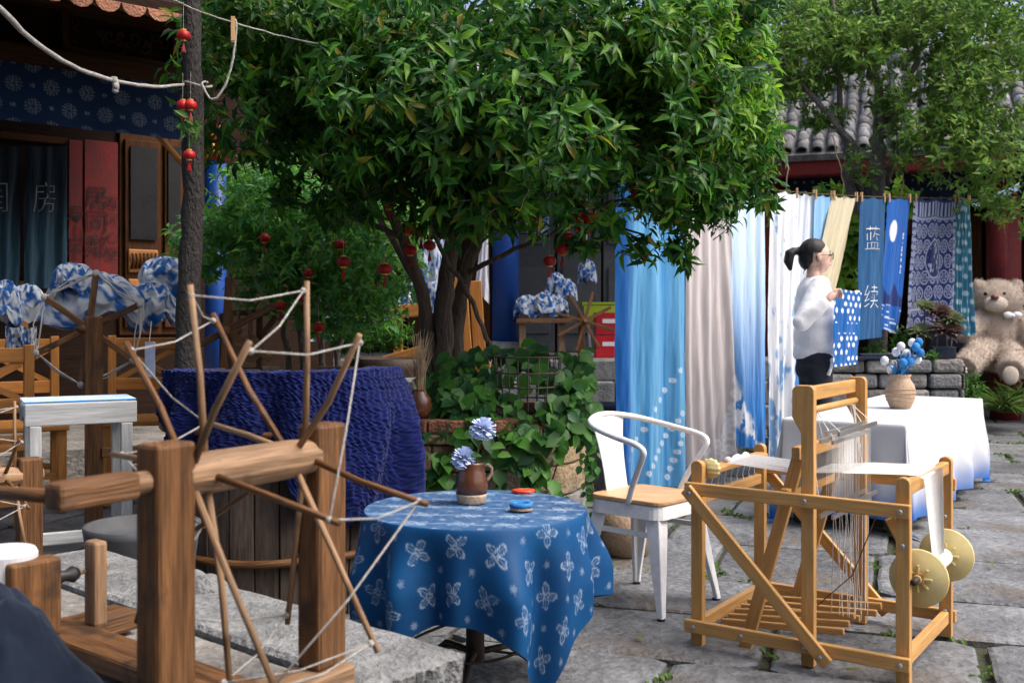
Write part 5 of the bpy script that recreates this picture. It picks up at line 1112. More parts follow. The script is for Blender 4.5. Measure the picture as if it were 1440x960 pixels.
swt.tube([Wp(-.01, -.14, 1.37), Wp(-.07, -.19, 1.26), RA[1], (RA[1] + RA[2]) / 2 + V((0, 0, -.008)), RA[2] - V((.03, -.005, .03)), RA[2]], [.066, .058, .054, .05, .04, .032], 14)
for k in range(9): swt.ball(Wp(-.01, -.14, 1.37).lerp(RA[1], k / 8), .068 - .001 * k)
for k in range(8): swt.ball(RA[1].lerp(RA[2], k / 8), .060 - .003 * k)
swt.tube([Wp(0, .14, 1.37), (LAm[0] + LAm[1]) / 2, LAm[1], (LAm[1] + LAm[2]) / 2, LAm[2] - V((.02, -.02, .02)), LAm[2]], [.07, .066, .062, .056, .044, .034], 14)
so = blob(swt, .010, 'sweatshirt', MT['knit'], wo, 9, .5)
dm = so.modifiers.new('d', 'DISPLACE'); t2 = bpy.data.textures.new('wrinkle', 'CLOUDS'); t2.noise_scale = .09; dm.texture = t2; dm.strength = .012; dm.mid_level = .5
tro = MB(); tro.ball(Wp(-.005, 0, .89), (.125, .17, .09), 18, 10); tro.ball(Wp(-.01, 0, .82), (.125, .17, .10), 18, 10)
for s in (-1, 1): tro.tube([Wp(-.005, s * .085, .85), Wp(.01, s * .09, .48), Wp(-.01, s * .09, .08)], [.095, .075, .07], 14)
blob(tro, .012, 'trousers', MT['trouser'], wo, 3)
b = MB(); b.tube([Wp(.06, -.175, .89), Wp(.05, -.185, .84), Wp(.03, -.185, .79)], [.009, .010, .013], 8); b.ball(Wp(.06, -.18, .885), (.018, .012, .018), 8, 6); b.build('drawstring', MT['felt'], wo, smooth=True)
hr = MB(); hr.ball(Wp(-.018, 0, 1.592), (.098, .081, .096), 20, 14); hr.ball(Wp(-.055, 0, 1.55), (.062, .07, .08), 16, 12); hr.tube([Wp(-.10, 0, 1.60), Wp(-.15, 0, 1.60)], [.03, .024], 10); hr.tube([Wp(-.14, 0, 1.605), Wp(-.175, -.005, 1.585), Wp(-.185, -.005, 1.53), Wp(-.17, 0, 1.47)], [.026, .036, .034, .012], 12); hr.tube([Wp(-.06, -.03, 1.50), Wp(-.085, -.035, 1.455), Wp(-.10, -.035, 1.41)], [.02, .012, .005], 8)
cut = blob(hr, .008, 'hair', MT['hair'], wo, 3)
bm = bmesh.new(); bm.from_mesh(cut.data)          # clear the face: hairline
dele = [v for v in bm.verts if (v.co.x > .03 + (v.co.z / KS - 1.60) * .8) or (v.co.x > -.03 and v.co.z / KS < 1.585)]
bmesh.ops.delete(bm, geom=dele, context='VERTS'); bm.to_mesh(cut.data); bm.free()
for s in (-1, 1):
    b = MB(); b.ball(Wp(.086, s * .03, 1.572), (.008, .013, .007), 10, 6); b.build('eye', MT['black'], wo, smooth=True); b = MB(); b.tube([Wp(.09, s * .015, 1.594), Wp(.093, s * .03, 1.598), Wp(.083, s * .048, 1.593)], .0028, 5); b.build('eyebrow', MT['hair'], wo)
b = MB(); b.ball(Wp(.096, 0, 1.508), (.006, .019, .006), 10, 6); b.build('lips', mat('lips', (.5, .14, .13), .45), wo, smooth=True)
b = MB()
for k in range(26):
    a = random.uniform(-1.3, 1.3); z_ = random.uniform(1.62, 1.675); x_ = random.uniform(-.09, .03); y_ = .078 * math.sin(a) * math.sqrt(max(.1, 1 - ((z_ - 1.592) / .1) ** 2)); b.tube([Wp(x_ + .03, y_, z_), Wp(x_ - .02, y_ * 1.12, z_ - .01), Wp(-.12, y_ * .2, 1.605)], .0014, 4, False)
for k in range(9): b.tube([Wp(-.02, -.078, 1.57), Wp(-.015 + .004 * k, -.082, 1.52), Wp(-.03 + .006 * k, -.075, 1.46)], .0008, 3, False)
o = b.build('hair_strands', MT['hair'], wo); o['kind'] = 'stuff'
gl = MB()
for s in (-1, 1):
    gl.tube([Wp(.106 + .002 * math.cos(t), s * .033 + .025 * math.cos(t), 1.566 + .022 * math.sin(t)) for t in np.linspace(0, 2 * PI, 19)], .0022, 5); gl.tube([Wp(.104, s * .058, 1.572), Wp(.05, s * .078, 1.572), Wp(0, s * .08, 1.568)], .0018, 5)
gl.tube([Wp(.108, -.008, 1.57), Wp(.11, 0, 1.573), Wp(.108, .008, 1.57)], .002, 5); gl.build('glasses', MT['black'], wo)
h0 = RA[2] + V((.055, .03, .075)); h1 = LAm[2] + V((.05, -.06, .075))
def shib(U, W):
    x = U * 5; y = W * 11; j = np.round(y); i = np.round(x + .5 * (j % 2)); dx = x + .5 * (j % 2) - i; dy = y - j; n = fbm(U * 20, W * 30, 4); keep = vn(i * 3.1, j * 2.3, 2) > .28
    return mixc(S(6, 92, 164), (.8, .84, .88), (1 - sm(np.hypot(dx / .27, dy / .42) + .5 * (n - .5), .7, 1.0)) * keep * (np.abs(W - .5) > .06))
hb0 = P(1172, 516, h0.y); hb1 = P(1206, 512, h1.y)
cloth('held_cloth', hang(h0, h1, hb0, hb1, 1, .012, 3, .0), 80, 130, shib, 'cloth', None, 'small blue cloth with white shibori spots held up by the woman', 'cloth')
# ================================================================ RIGHT: STONE BED, PLANTS, BEAR, TREES
q0 = P(1172, 505, 8.65); q1 = P(1346, 505, 8.75); bed = thing('stone_bed', 'low rubble stone flower bed behind the white table', 'flower bed', ((q0.x + q1.x) / 2, 8.7, 0)); zt = q0.z
b = MB(); b.box(((q0.x + q1.x) / 2 + .02, 9.5, zt / 2 - .03), (q1.x - q0.x + .1, 1.5, zt - .05)); b.build('soil', MT['soil'], bed)
z = 0
while z < zt - .03:
    hh = min(random.uniform(.12, .19), zt - z); x = q0.x - .05
    if zt - z - hh < .06: hh = zt - z
    while x < q1.x:
        w = min(random.uniform(.14, .34), q1.x - x + .02); b = MB(); b.box((x + w / 2, 8.72 + random.uniform(-.02, .02), z + hh / 2), (w - .012, .18, hh - .012)); b.build('stone', MT['rubble'] if random.random() < .6 else MT['granite'], bed, bev=.025); x += w
    for sx in (-1, 1):
        y = 8.82
        while y < 10.2: w = random.uniform(.2, .4); b = MB(); b.box(((q0.x - .03) if sx < 0 else (q1.x + .01), y + w / 2, z + hh / 2), (.16, w - .012, hh - .012)); b.build('stone', MT['rubble'], bed, bev=.02); y += w
    z += hh
zt = z
def plant(name, lab, cat, px, py, d, spec_fn, cols, L, n, zb, ratio=.35, shape='long', arch=.2, parts=30):
    c = P(px, py, d); t = thing(name, lab, cat, (c.x, c.y, zb)); sp_ = spec_fn(c, L, n); make_leaves(sp_, t, MT['leafm'], parts, shape, arch, ratio, cols); return t, c
def tuft(c, L, n):
    o = []
    for k in range(n): a = RNG.random() * 6.28; s = RNG.random(); o.append((np.array(c) + np.array([math.cos(a) * .05 * s, math.sin(a) * .05 * s, 0]), np.array([math.cos(a), math.sin(a), .4 + 1.6 * RNG.random()]), np.array([0, 0, 1.]) + RNG.normal(size=3) * .2, L * RNG.uniform(.6, 1.2)))
    return o
def rosette(c, L, n):
    o = []
    for k in range(n): a = k * 2.4; s = k / n; o.append((np.array(c), np.array([math.cos(a), math.sin(a) * .75 - .55 * (1 - s), math.sin(a) * .65 + .3 + .9 * (1 - s)]), np.array([0, -.6, .8]), L * (.7 + .6 * s)))
    return o
def bushf(rx, rz): return lambda c, L, n: clusters([(np.array(c), np.array((rx, rx, rz)))], n // 7, 7, L, .85, .2, .3)
G1 = [(.07, .17, .03), (.10, .22, .04), (.05, .13, .03)]; G2 = [(.13, .18, .07), (.17, .2, .08), (.1, .13, .07)]; RB = [(.09, .05, .04), (.12, .07, .05), (.07, .04, .045)]
plant('small_plant', 'leafy green plant at the left end of the stone bed', 'plant', 1235, 492, 8.95, bushf(.13, .09), G1, .06, 160, zt); plant('small_plant', 'bright green leafy plant below the moon banner', 'plant', 1268, 480, 8.95, bushf(.12, .12), G1, .06, 170, zt)
plant('succulent', 'pale green succulent rosette on a stalk in the stone bed', 'succulent', 1300, 432, 8.9, rosette, G2, .085, 44, zt); plant('succulent', 'dark purple succulent rosette in front of the batik cloth', 'succulent', 1318, 440, 8.9, rosette, RB, .115, 56, zt)
plant('succulent', 'brown and purple succulent rosette spilling over the stone bed', 'succulent', 1331, 466, 8.8, rosette, RB, .14, 60, zt); plant('succulent', 'yellow green succulent clump by the stone bed edge', 'succulent', 1338, 450, 8.85, rosette, G2, .105, 48, zt); plant('succulent', 'small green succulent at the foot of the batik cloth', 'succulent', 1296, 468, 8.85, rosette, G2, .10, 48, zt); plant('small_plant', 'low green plant spilling over the bed rim beside the vase', 'plant', 1312, 498, 8.72, bushf(.1, .05), G1, .05, 120, zt)
for (px, py) in ((1300, 432), (1318, 440), (1331, 466), (1338, 450), (1296, 468)):
    c = P(px, py, 8.88); b = MB(); b.tube([c, (c.x + .01, c.y + .02, (c.z + zt) / 2), (c.x - .01, c.y + .03, zt - .02)], .008, 7); o = b.build('stalk', MT['greybark'], None, smooth=True)
    r_ = min([o2 for o2 in bpy.data.objects if o2.name.startswith('succulent') and o2.parent is None], key=lambda q: (V(q.location) - V((c.x, c.y, zt))).length); o.parent = r_; o.location = o.location - r_.location
b = MB(); c = P(1230, 500, 8.62); b.box((c.x, c.y + .06, zt + .012), (.3, .16, .024)); b.box((c.x + .02, c.y + .06, zt + .035), (.26, .14, .02)); o = b.build('notebook_stack', MT['navy'], None, bev=.004); tag(o, 'two dark flat books stacked on the stone bed rim', 'books')
c = P(1327, 490, 8.75); b = MB(); b.box((c.x, c.y + .05, zt + .05), (.2, .14, .1)); o = b.build('planter_box', MT['navy'], None, bev=.012); tag(o, 'dark blue square planter box on the corner of the stone bed', 'planter box')
plant('shrub', 'dense green shrub at the foot of the bear bench', 'shrub', 1362, 552, 10.4, bushf(.17, .24), G1, .07, 420, 0, parts=80); plant('grass_tuft', 'long-bladed green grass tuft at the end of the paving', 'grass', 1412, 580, 10.9, tuft, [(.12, .2, .05), (.16, .22, .08), (.09, .17, .03)], .36, 150, 0, .05, arch=.5, parts=80); plant('grass_tuft', 'smaller grass tuft under the teddy bear bench', 'grass', 1438, 566, 11.1, tuft, [(.1, .18, .04), (.13, .2, .06)], .3, 110, 0, .05, arch=.5, parts=60)
# bench + bear
BD = 11.8; bc = P(1400, 500, BD); sbz = P(1400, 505, BD).z
bn = thing('low_bench', 'dark low wooden bench carrying the giant teddy bear', 'bench', (bc.x + .15, BD + .1, 0)); b = MB(); b.box((bc.x + .2, BD + .15, sbz - .03), (1.5, .6, .06)); b.build('seat', MT['housewood'], bn, bev=.01)
for sx in (-.5, .9):
    for sy in (-.1, .38): b = MB(); b.box((bc.x + sx, BD + sy, (sbz - .06) / 2), (.08, .08, sbz - .06)); b.build('leg', MT['housewood'], bn)
b = MB(); b.box((bc.x + .2, BD + .47, sbz + .35), (1.5, .05, .5)); b.build('backrest', MT['navy'], bn, bev=.01)
br_ = thing('teddy_bear', 'giant beige plush teddy bear with a small bow sitting on the bench', 'teddy bear', (bc.x, BD, sbz)); t = MB()
def TP(px, py, dd=0): return P(px, py, BD + dd)
k_ = BD / 1500
t.ball(TP(1402, 465), (36 * k_, .26, 44 * k_), 18, 12); t.ball(TP(1400, 492), (38 * k_, .28, 30 * k_), 18, 12); t.ball(TP(1403, 420, -.05), (36 * k_, .24, 27 * k_), 18, 12); t.ball(TP(1376, 402, -.02), (10 * k_, .07, 10 * k_), 10, 8); t.ball(TP(1430, 402, -.02), (10 * k_, .07, 10 * k_), 10, 8)
t.tube([TP(1378, 450, -.1), TP(1362, 462, -.22), TP(1352, 470, -.32)], [.12, .12, .1], 12); t.tube([TP(1430, 448, -.1), TP(1446, 462, -.2), TP(1452, 478, -.3)], [.12, .12, .1], 12)
t.tube([TP(1388, 492, -.1), TP(1372, 500, -.35), TP(1356, 518, -.5)], [.17, .15, .14], 12); t.tube([TP(1416, 495, -.1), TP(1424, 505, -.4), TP(1422, 522, -.6)], [.17, .15, .14], 12)
for j in range(2): pass
bo_ = blob(t, .022, 'body', MT['plush'], br_, 4)
pv = np.array([v.co[:] for v in bo_.data.vertices]); pn = np.array([v.normal[:] for v in bo_.data.vertices]); fv = []; ff = []
for i in RNG.integers(0, len(pv), 14000):
    n_ = pn[i] + RNG.normal(size=3) * .45 + np.array([0, 0, -.35]); n_ /= np.linalg.norm(n_); s_ = np.cross(n_, RNG.normal(size=3)); s_ /= np.linalg.norm(s_); p_ = pv[i] + RNG.normal(size=3) * .008; L_ = RNG.uniform(.012, .026); q_ = len(fv)
    fv += [tuple(p_ - s_ * .004), tuple(p_ + s_ * .004), tuple(p_ + n_ * L_)]; ff.append((q_, q_ + 1, q_ + 2))
me_ = bpy.data.meshes.new('fur'); me_.from_pydata(fv, [], ff); me_.materials.append(MT['plush']); o = link('fur', me_, br_); o['kind'] = 'stuff'
b = MB(); b.ball(TP(1400, 427, -.27), (17 * k_, .07, 11 * k_), 14, 9); b.build('muzzle', MT['plushpale'], br_, smooth=True); b = MB(); b.ball(TP(1399, 418, -.335), (6 * k_, .03, 4 * k_), 10, 7); b.build('nose', mat('brown_nose', (.14, .06, .04), .4), br_, smooth=True)
for px in (1386, 1412): b = MB(); b.ball(TP(px, 413, -.265), (.022, .02, .022), 10, 7); b.build('eye', MT['black'], br_, smooth=True)
for (px, py, dd) in ((1349, 523, -.60), (1421, 528, -.715)): b = MB(); b.ball(TP(px, py, dd), (.09, .03, .10), 12, 8); b.build('foot_pad', MT['plushpale'], br_, smooth=True)
b = MB(); c = TP(1424, 444, -.27)
for s in (-1, 1): b.ball(c + V((s * .05, 0, .01)), (.055, .03, .035), 10, 7, Rz(0))
b.ball(c, (.025, .03, .025), 8, 6); b.build('bow', MT['felt'], br_, smooth=True)
# right trees
rt_ = thing('courtyard_tree', 'small-leaved tree with forked grey trunk rising behind the blue banners', 'tree', (P(1232, 500, 9.75).x, 9.75, zt - .05)); b = MB()
limb(b, [P(1232, 512, 9.75), P(1234, 380, 9.75), P(1232, 270, 9.75), P(1236, 200, 9.75), P(1240, 165, 9.75)], .085, .06)
for pts_ in (((1240, 175), (1228, 100), (1216, 30), (1208, -40)), ((1238, 170), (1262, 145), (1320, 120), (1400, 90)), ((1240, 190), (1275, 130), (1290, 60), (1300, -20)), ((1200, 280), (1190, 220), (1180, 110), (1170, -10)), ((1240, 240), (1215, 280), (1196, 200), (1120, 110), (1080, 40)), ((1250, 260), (1262, 210), (1330, 200), (1400, 230)), ((1225, 110), (1240, 50), (1225, -20))):
    limb(b, [P(x, y, 9.75 + .15 * random.uniform(-1, 1)) for x, y in pts_], .045, .014, 8, .015)
limb(b, [P(1236, 330, 9.75), P(1205, 290, 9.7), P(1190, 235, 9.6)], .05, .045, 8)
b.build('trunk', MT['greybark'], rt_, smooth=True)
for (px, x2) in ((1102, 1104), (1170, 1185), (1262, 1268)):
    b = MB(); limb(b, [P(px, 190, 9.5), P((px + x2) / 2 + 4, 240, 9.45), P(x2, 282, 9.4)], .006, .004, 5); b.build('hanging_vine', MT['straw'], rt_)
E = [(np.array(P(px, py, d)), np.array((rx, ry, rz))) for (px, py, d, rx, ry, rz) in ((1340, 190, 9.3, .75, .5, .42), (1400, 240, 9.2, .55, .5, .4), (1420, 120, 9.4, .7, .5, .6), (1310, 80, 9.5, .6, .5, .5), (1385, 30, 9.4, .8, .6, .5), (1290, 10, 9.8, .7, .6, .4), (1200, 30, 10, .7, .6, .35), (1130, 40, 10, .6, .5, .4), (1120, 120, 9.9, .3, .3, .3), (1300, 170, 9.5, .4, .4, .35), (1430, 300, 9.2, .3, .3, .2), (1160, 165, 9.9, .28, .3, .14), (1212, 235, 9.5, .2, .2, .22), (1255, 140, 9.6, .3, .3, .2), (1160, 60, 9.6, .6, .4, .3), (1240, 60, 9.5, .6, .4, .35), (1110, 90, 9.6, .35, .3, .4), (1330, 130, 9.2, .6, .4, .4), (1180, 110, 10, .5, .3, .2))]
tw = []; spc = clusters(E, 2900, 8, .075, .9, .35, .35, tw, .3)
LG = [(.15, .30, .04), (.20, .36, .05), (.11, .24, .04), (.25, .38, .07), (.09, .19, .04)]
make_leaves(spc, rt_, MT['leafm'], 300, 'long', .18, .36, LG); twig_part(rt_, tw, .003, MT['greybark'])
yb = thing('broadleaf_bush', 'bright yellow-green broad-leaved bush behind the cream cloth', 'bush', (P(1190, 500, 9.9).x, 9.95, zt - .05)); E = [(np.array(P(px, py, 9.95)), np.array((rx, .25, rz))) for (px, py, rx, rz) in ((1185, 400, .2, .4), (1160, 272, .32, .12), (1270, 275, .14, .2), (1200, 330, .2, .35), (1110, 300, .15, .2))]
tw = []; make_leaves(clusters(E, 130, 6, .13, .9, .6, .4, tw), yb, MT['leafm'], 200, 'round', .2, .62, [(.22, .42, .04), (.28, .46, .05), (.14, .32, .04)]); twig_part(yb, tw, .005, MT['stem'])
b = MB(); limb(b, [P(1192, 520, 9.95), P(1188, 400, 9.95), P(1180, 300, 9.95)], .02, .008, 6); limb(b, [P(1192, 470, 9.95), P(1240, 330, 9.97), P(1268, 280, 9.97)], .012, .006, 6); b.build('stem', MT['greybark'], yb, smooth=True)
bg_ = thing('far_tree', 'dark leafy tree filling the background above the tiled roof', 'tree', (6, 18, 0)); b = MB(); limb(b, [V((6, 18, 0)), V((6.1, 18, 3)), V((6.3, 18, 6.5))], .25, .1); limb(b, [V((6.1, 18, 3)), V((4.6, 18, 5.2)), V((3.8, 18, 6.4))], .12, .05); limb(b, [V((6.1, 18, 3.4)), V((8, 18, 5.4)), V((9.4, 18, 6.4))], .12, .05); b.build('trunk', MT['bark'], bg_, smooth=True)
E = [(np.array((x, 17.6 + .4 * (k % 3), z)), np.array((1.3, .8, 1.0))) for k, (x, z) in enumerate(((3.2, 5.2), (4.6, 6.2), (6.0, 6.4), (7.4, 5.9), (8.8, 5.6), (3.6, 7), (5.4, 7.2), (7.2, 7.2), (9.2, 7), (9.8, 5)))]
make_leaves(clusters(E, 1000, 9, .2, .9, .4, .3), bg_, MT['leafm'], 0, 'long', .2, .42, [(.05, .12, .03), (.08, .17, .035), (.04, .09, .03)])
mt_ = thing('far_tree', 'dark leafy tree standing far behind the big tree crown', 'tree', (-3, 18, 0)); b = MB(); limb(b, [V((-3, 18, 0)), V((-2.9, 18, 3)), V((-2.5, 18, 7))], .25, .1); b.build('trunk', MT['bark'], mt_, smooth=True)
E = [(np.array((x, 17.8, z)), np.array((1.4, .8, 1.0))) for (x, z) in ((-5.5, 5.6), (-4, 6), (-2.2, 6.2), (-.6, 5.4), (1, 5.8), (-3, 7.4), (0, 7))]
make_leaves(clusters(E, 520, 9, .2, .9, .4, .3), mt_, MT['leafm'], 0, 'long', .2, .42, [(.05, .12, .03), (.08, .17, .035), (.04, .09, .03)])
# ================================================================ RED LANTERNS
LAN = []
def lantern(px, py, d, lab, grp, k=1.0):
    p = P(px, py, d); r = .034 * k
    if not LAN:
        t = thing('red_lantern', lab, 'lantern', p, grp); b = MB(); b.lathe([(r * .45, -r * .72), (r * .85, -r * .5), (r, 0), (r * .85, r * .5), (r * .45, r * .72)], p, 20, wob=lambda a, z: 1 + .035 * math.cos(a * 10)); b.build('shade', MT['red'], t, smooth=True)
        b = MB(); b.lathe([(r * .46, -r * .9), (r * .46, -r * .7)], p, 12); b.lathe([(r * .46, r * .7), (r * .46, r * .9)], p, 12); b.build('gold_cap', MT['gold'], t)
        b = MB()
        for q in range(7): a = q * .9; b.tube([p - V((0, 0, r * .9)), p + V((r * .12 * math.cos(a), r * .12 * math.sin(a), -r * 1.6)), p + V((r * .3 * math.cos(a), r * .3 * math.sin(a), -r * 2.5))], r * .06, 4)
        b.build('tassel', MT['red'], t); b = MB(); b.tube([p + V((0, 0, r * .9)), p + V((0, 0, r * 5))], .0012, 4); b.build('string', MT['rope'], t); LAN.append(t)
    else: dup(LAN[0], p, random.random() * 6, k * random.uniform(.9, 1.1), lab, grp)
A_, B_ = 'small round red lantern with tassel hanging among the branches of the big tree', 'lanterns in the big tree'
for (px, py) in ((547, 287), (574, 322), (592, 326), (577, 352), (604, 345), (541, 378), (483, 368), (757, 303), (773, 367), (791, 350), (813, 288), (829, 306), (817, 318), (895, 270), (722, 285), (812, 300), (798, 334), (622, 300)): lantern(px, py, 5.35, A_, B_)
for (px, py) in ((448, 460), (425, 420), (372, 335), (434, 384), (394, 430), (478, 344)): lantern(px, py, 6.3, 'small red lantern hanging in the bushy shrub tree', 'lanterns in the shrub')
for (px, py) in ((258, 50), (257, 148), (268, 148), (266, 218)): lantern(px, py, 4.5, 'small red lantern tied beside the slim dark trunk', 'lanterns on the dark trunk', .85)
# ================================================================ ROPES AND PEG, UPPER LEFT
def rope(name, pts, r, lab, m='rope'):
    b = MB(); limb(b, pts, r, r, 8, .001); o = b.build(name, MT[m], None, smooth=True); tag(o, lab, 'rope'); return o
T1 = V((P(272, 118, 4.55).x, 4.545, P(272, 118, 4.55).z))
b = MB(); limb(b, [P(-60, -30, 3.4), P(0, 12, 3.55), P(40, 52, 3.7), P(100, 92, 3.9), P(160, 113, 4.1), P(215, 122, 4.3), P(258, 119, 4.52)], .011, .006, 8, .001); limb(b, [P(160, 110, 4.1), P(163, 120, 4.1), P(162, 129, 4.1)], .014, .012, 7, .002)
limb(b, [T1 + V((.06 * math.cos(a), .06 + .06 * math.sin(a), .01 * math.sin(a * 2))) for a in np.linspace(-2.6, 3.6, 14)], .005, .005, 6, 0); o = b.build('thick_rope', MT['rope'], None, smooth=True); tag(o, 'thick white rope with a knot tied round the dark trunk', 'rope')
rope('loop_cord', [T1 + V((.055, .02, .01)), P(284, 118, 4.52), P(298, 140, 4.5), P(316, 122, 4.5), P(328, 80, 4.5), P(332, 40, 4.5), P(331, 28, 4.5)], .005, 'grey cord looping from the dark trunk up to the wooden peg')
rope('thin_line', [P(200, -22, 4.4), P(270, 12, 4.47), P(331, 33, 4.5), P(400, 52, 4.7), P(470, 66, 4.9)], .0035, 'thin taut line crossing in front of the dark trunk')
pg = dup(PEG0[0], P(328, 42, 4.49), .2, 1.35, 'wooden clothes peg clipped on the thin line near the dark trunk', 'peg on thin line')
# ================================================================ LEFT MID-GROUND
wb = thing('warping_frame', 'white painted wooden frame stretched with blue and white threads', 'loom frame', (-1.75, 4.4, 0)); zf = .80
f0 = P(34, 588, 4.25); f1 = P(192, 576, 4.45); fe = (f1 - f0); fe.z = 0; fl_ = fe.length; fe.normalize(); fn_ = V((-fe.y, fe.x, 0)); f0.z = zf
def fb_(nm, a, c, w, h, m='whitewood'): b = MB(); b.beam(a, c, w, h); b.build(nm, MT[m], wb, bev=.005)
fb_('front_rail', f0, f0 + fe * fl_, .03, .09); fb_('rear_rail', f0 + fn_ * .28, f0 + fn_ * .28 + fe * fl_, .03, .09)
for s in (.04, fl_ - .04):
    for t in (0, .28): b = MB(); q = f0 + fe * s + fn_ * t; b.box((q.x, q.y, (zf - .045) / 2), (.045, .035, zf - .045), (fe, fn_, UPV)); b.build('leg', MT['whitewood'], wb, bev=.004)
fb_('cross_rail', f0 + fe * .02 + V((0, 0, .0)), f0 + fe * .02 + fn_ * .28, .03, .05); fb_('cross_rail', f0 + fe * (fl_ - .02), f0 + fe * (fl_ - .02) + fn_ * .28, .03, .05); fb_('stretcher', f0 + fe * .04 - V((0, 0, .5)), f0 + fe * (fl_ - .04) - V((0, 0, .5)), .025, .05)
b = MB(); b2 = MB()
for k in range(26): q = f0 + fn_ * (.01 + .0105 * k) + V((0, 0, .05)); (b if k % 2 else b2).tube([q, q + fe * fl_], .0032, 4)
o = b.build('white_threads', MT['thread'], wb); o['kind'] = 'stuff'; o = b2.build('blue_threads', MT['feltblue'], wb); o['kind'] = 'stuff'
b = MB(); c = P(186, 790, 3.9); b.lathe([(.13, 0), (.16, .05), (.19, .3), (.205, .40), (.21, .43), (.19, .43), (.185, .39), (.01, .385)], (c.x + .02, 3.95, 0), 30); o = b.build('clay_pot', MT['greypaint'], None, smooth=True); tag(o, 'dark grey planting pot with soil beside the wooden tub', 'pot')
def rect_chair(name, loc, rz, lab, m='orangewood', k=1.0):
    t = thing(name, lab, 'chair', (0, 0, 0))
    for (x, y, h) in ((-.2, -.2, .45), (.2, -.2, .45), (-.2, .2, .95), (.2, .2, .95)): b = MB(); b.box((x, y, h / 2), (.045, .045, h)); b.build('leg', MT[m], t, bev=.004)
    b = MB(); b.box((0, 0, .46), (.47, .47, .03)); b.build('seat', MT[m], t, bev=.006)
    for z in (.9, .66): b = MB(); b.box((0, .2, z), (.36, .03, .07)); b.build('back_slat', MT[m], t, bev=.004)
    for s in (-1, 1): b = MB(); b.beam(V((-.18 * s, .2, .68)), V((.18 * s, .2, .88)), .02, .03); b.build('cross_slat', MT[m], t)
    for y in (-.2, .2): b = MB(); b.box((0, y, .2), (.36, .025, .035)); b.build('stretcher', MT[m], t)
    t.location = loc; t.rotation_euler = (0, 0, rz); t.scale = (k,) * 3; return t
rect_chair('wooden_chair', (-3.05, 6.6, 0), .5, 'varnished wooden chair in front of the left door curtain', k=1.12); rect_chair('wooden_chair', (-2.4, 7.0, 0), .3, 'varnished wooden chair behind the small wooden wheel', k=1.12); rect_chair('wooden_chair', (-2.85, 5.7, 0), -2.6, 'varnished wooden chair turned to the white frame', k=1.1)
# small wooden wheel frame at left (reel)
rl = thing('wooden_reel', 'wooden yarn reel with crossed arms and knotted cords on an upright post', 'reel', (P(130, 560, 5.3).x, 5.3, 0)); RPx = P(132, 500, 5.3)
b = MB(); b.box((RPx.x, 5.3, .6), (.075, .06, 1.19)); b.build('post', MT['oldwood'], rl, bev=.008)
for zz in (.32, .5, .02): b = MB(); b.beam(V((RPx.x + .04, 5.3, zz + .02)), V((RPx.x + .45, 5.42, zz + .02)), .04, .05); b.build('rail', MT['oldwood'], rl, bev=.006)
hubp = P(125, 462, 5.36); tp = []
for k in range(6):
    a = k * PI / 3 + .45; d = V((math.cos(a), .15 * math.sin(a), math.sin(a))); b = MB(); b.beam(hubp, hubp + d * .29, .03, .02, up=(0, 1, 0)); b.build('arm', MT['oldwood'], rl, bev=.004); tp.append(hubp + d * .28)
b = MB()
for k in range(6):
    for j in range(3): m_ = (tp[k] + tp[(k + 1) % 6]) / 2 + V((random.gauss(0, .02), random.gauss(0, .02), random.gauss(0, .02))); b.tube([tp[k], m_, tp[(k + 1) % 6]], .0035, 4)
    b.ball(tp[k], .02, 7, 5)
b.build('cord', MT['rope'], rl); b = MB(); b.tube([hubp - V((0, .1, 0)), hubp + V((0, .12, 0))], .022, 9); b.build('hub', MT['oldwood'], rl, smooth=True)
# tie-dyed heaps
def tiedye(seed):
    def f(U, W): n = fbm(U * 22, W * 8, seed); return mixc(S(205, 214, 222, .8), S(8, 78, 146), sm(n + .2 * (vn(U * 40, W * 26, seed + 2) - .5), .38, .62))
    return f
def canopy(px, py, d, R, H, lab, seed, name='tie_dye_cloth', cat='cloth', skirt=.4):
    c = P(px, py, d)
    def fn(U, W):
        a = U * 2 * PI; th = np.minimum(W * 2.2, 1.5); r = R * np.sin(th) ** .75 * (1 + (.10 * np.sin(5 * a + seed) + .08 * np.sin(3 * a + 2 * seed)) * W + .22 * (vn(np.cos(a) * 2 + 5, np.sin(a) * 2 + W * 4, seed) - .5) + .16 * (vn(np.cos(a) * 6 + 5, np.sin(a) * 6 + W * 9, seed + 1) - .5)) + .25 * R * np.maximum(W - .7, 0); z = c.z - H * .62 * (1 - np.cos(th)) - np.maximum(W - .68, 0) * H * 1.3 * (1 + .5 * np.sin(3 * a + seed)) + .05 * (vn(np.cos(a) * 4 + 9, np.sin(a) * 3 + W * 7, seed + 4) - .5)
        return np.stack([c.x + r * np.cos(a), c.y + r * np.sin(a) * .7, z], -1)
    return cloth(name, fn, 80, 40, tiedye(seed), 'cloth', None, lab, cat, loc=c)
canopy(104, 374, 5.9, .12, .16, 'peaked blue tie-dyed hat topping the draped white cloth', 3, 'tie_dye_hat', 'hat'); canopy(130, 386, 6.0, .24, .26, 'white and blue tie-dyed cloth draped over the chair beside the reel', 7)
canopy(42, 404, 6.2, .1, .16, 'blue tie-dyed hat resting on the chair back by the door curtain', 5, 'tie_dye_hat', 'hat'); canopy(5, 398, 5.9, .09, .2, 'bright blue tie-dyed hat at the picture edge', 9, 'tie_dye_hat', 'hat'); canopy(232, 364, 6.6, .15, .22, 'tall tie-dyed bucket hat beside the slim dark trunk', 11, 'tie_dye_hat', 'hat'); canopy(212, 402, 6.3, .14, .22, 'pale tie-dyed bucket hat hanging below the tall hat', 13, 'tie_dye_hat', 'hat')
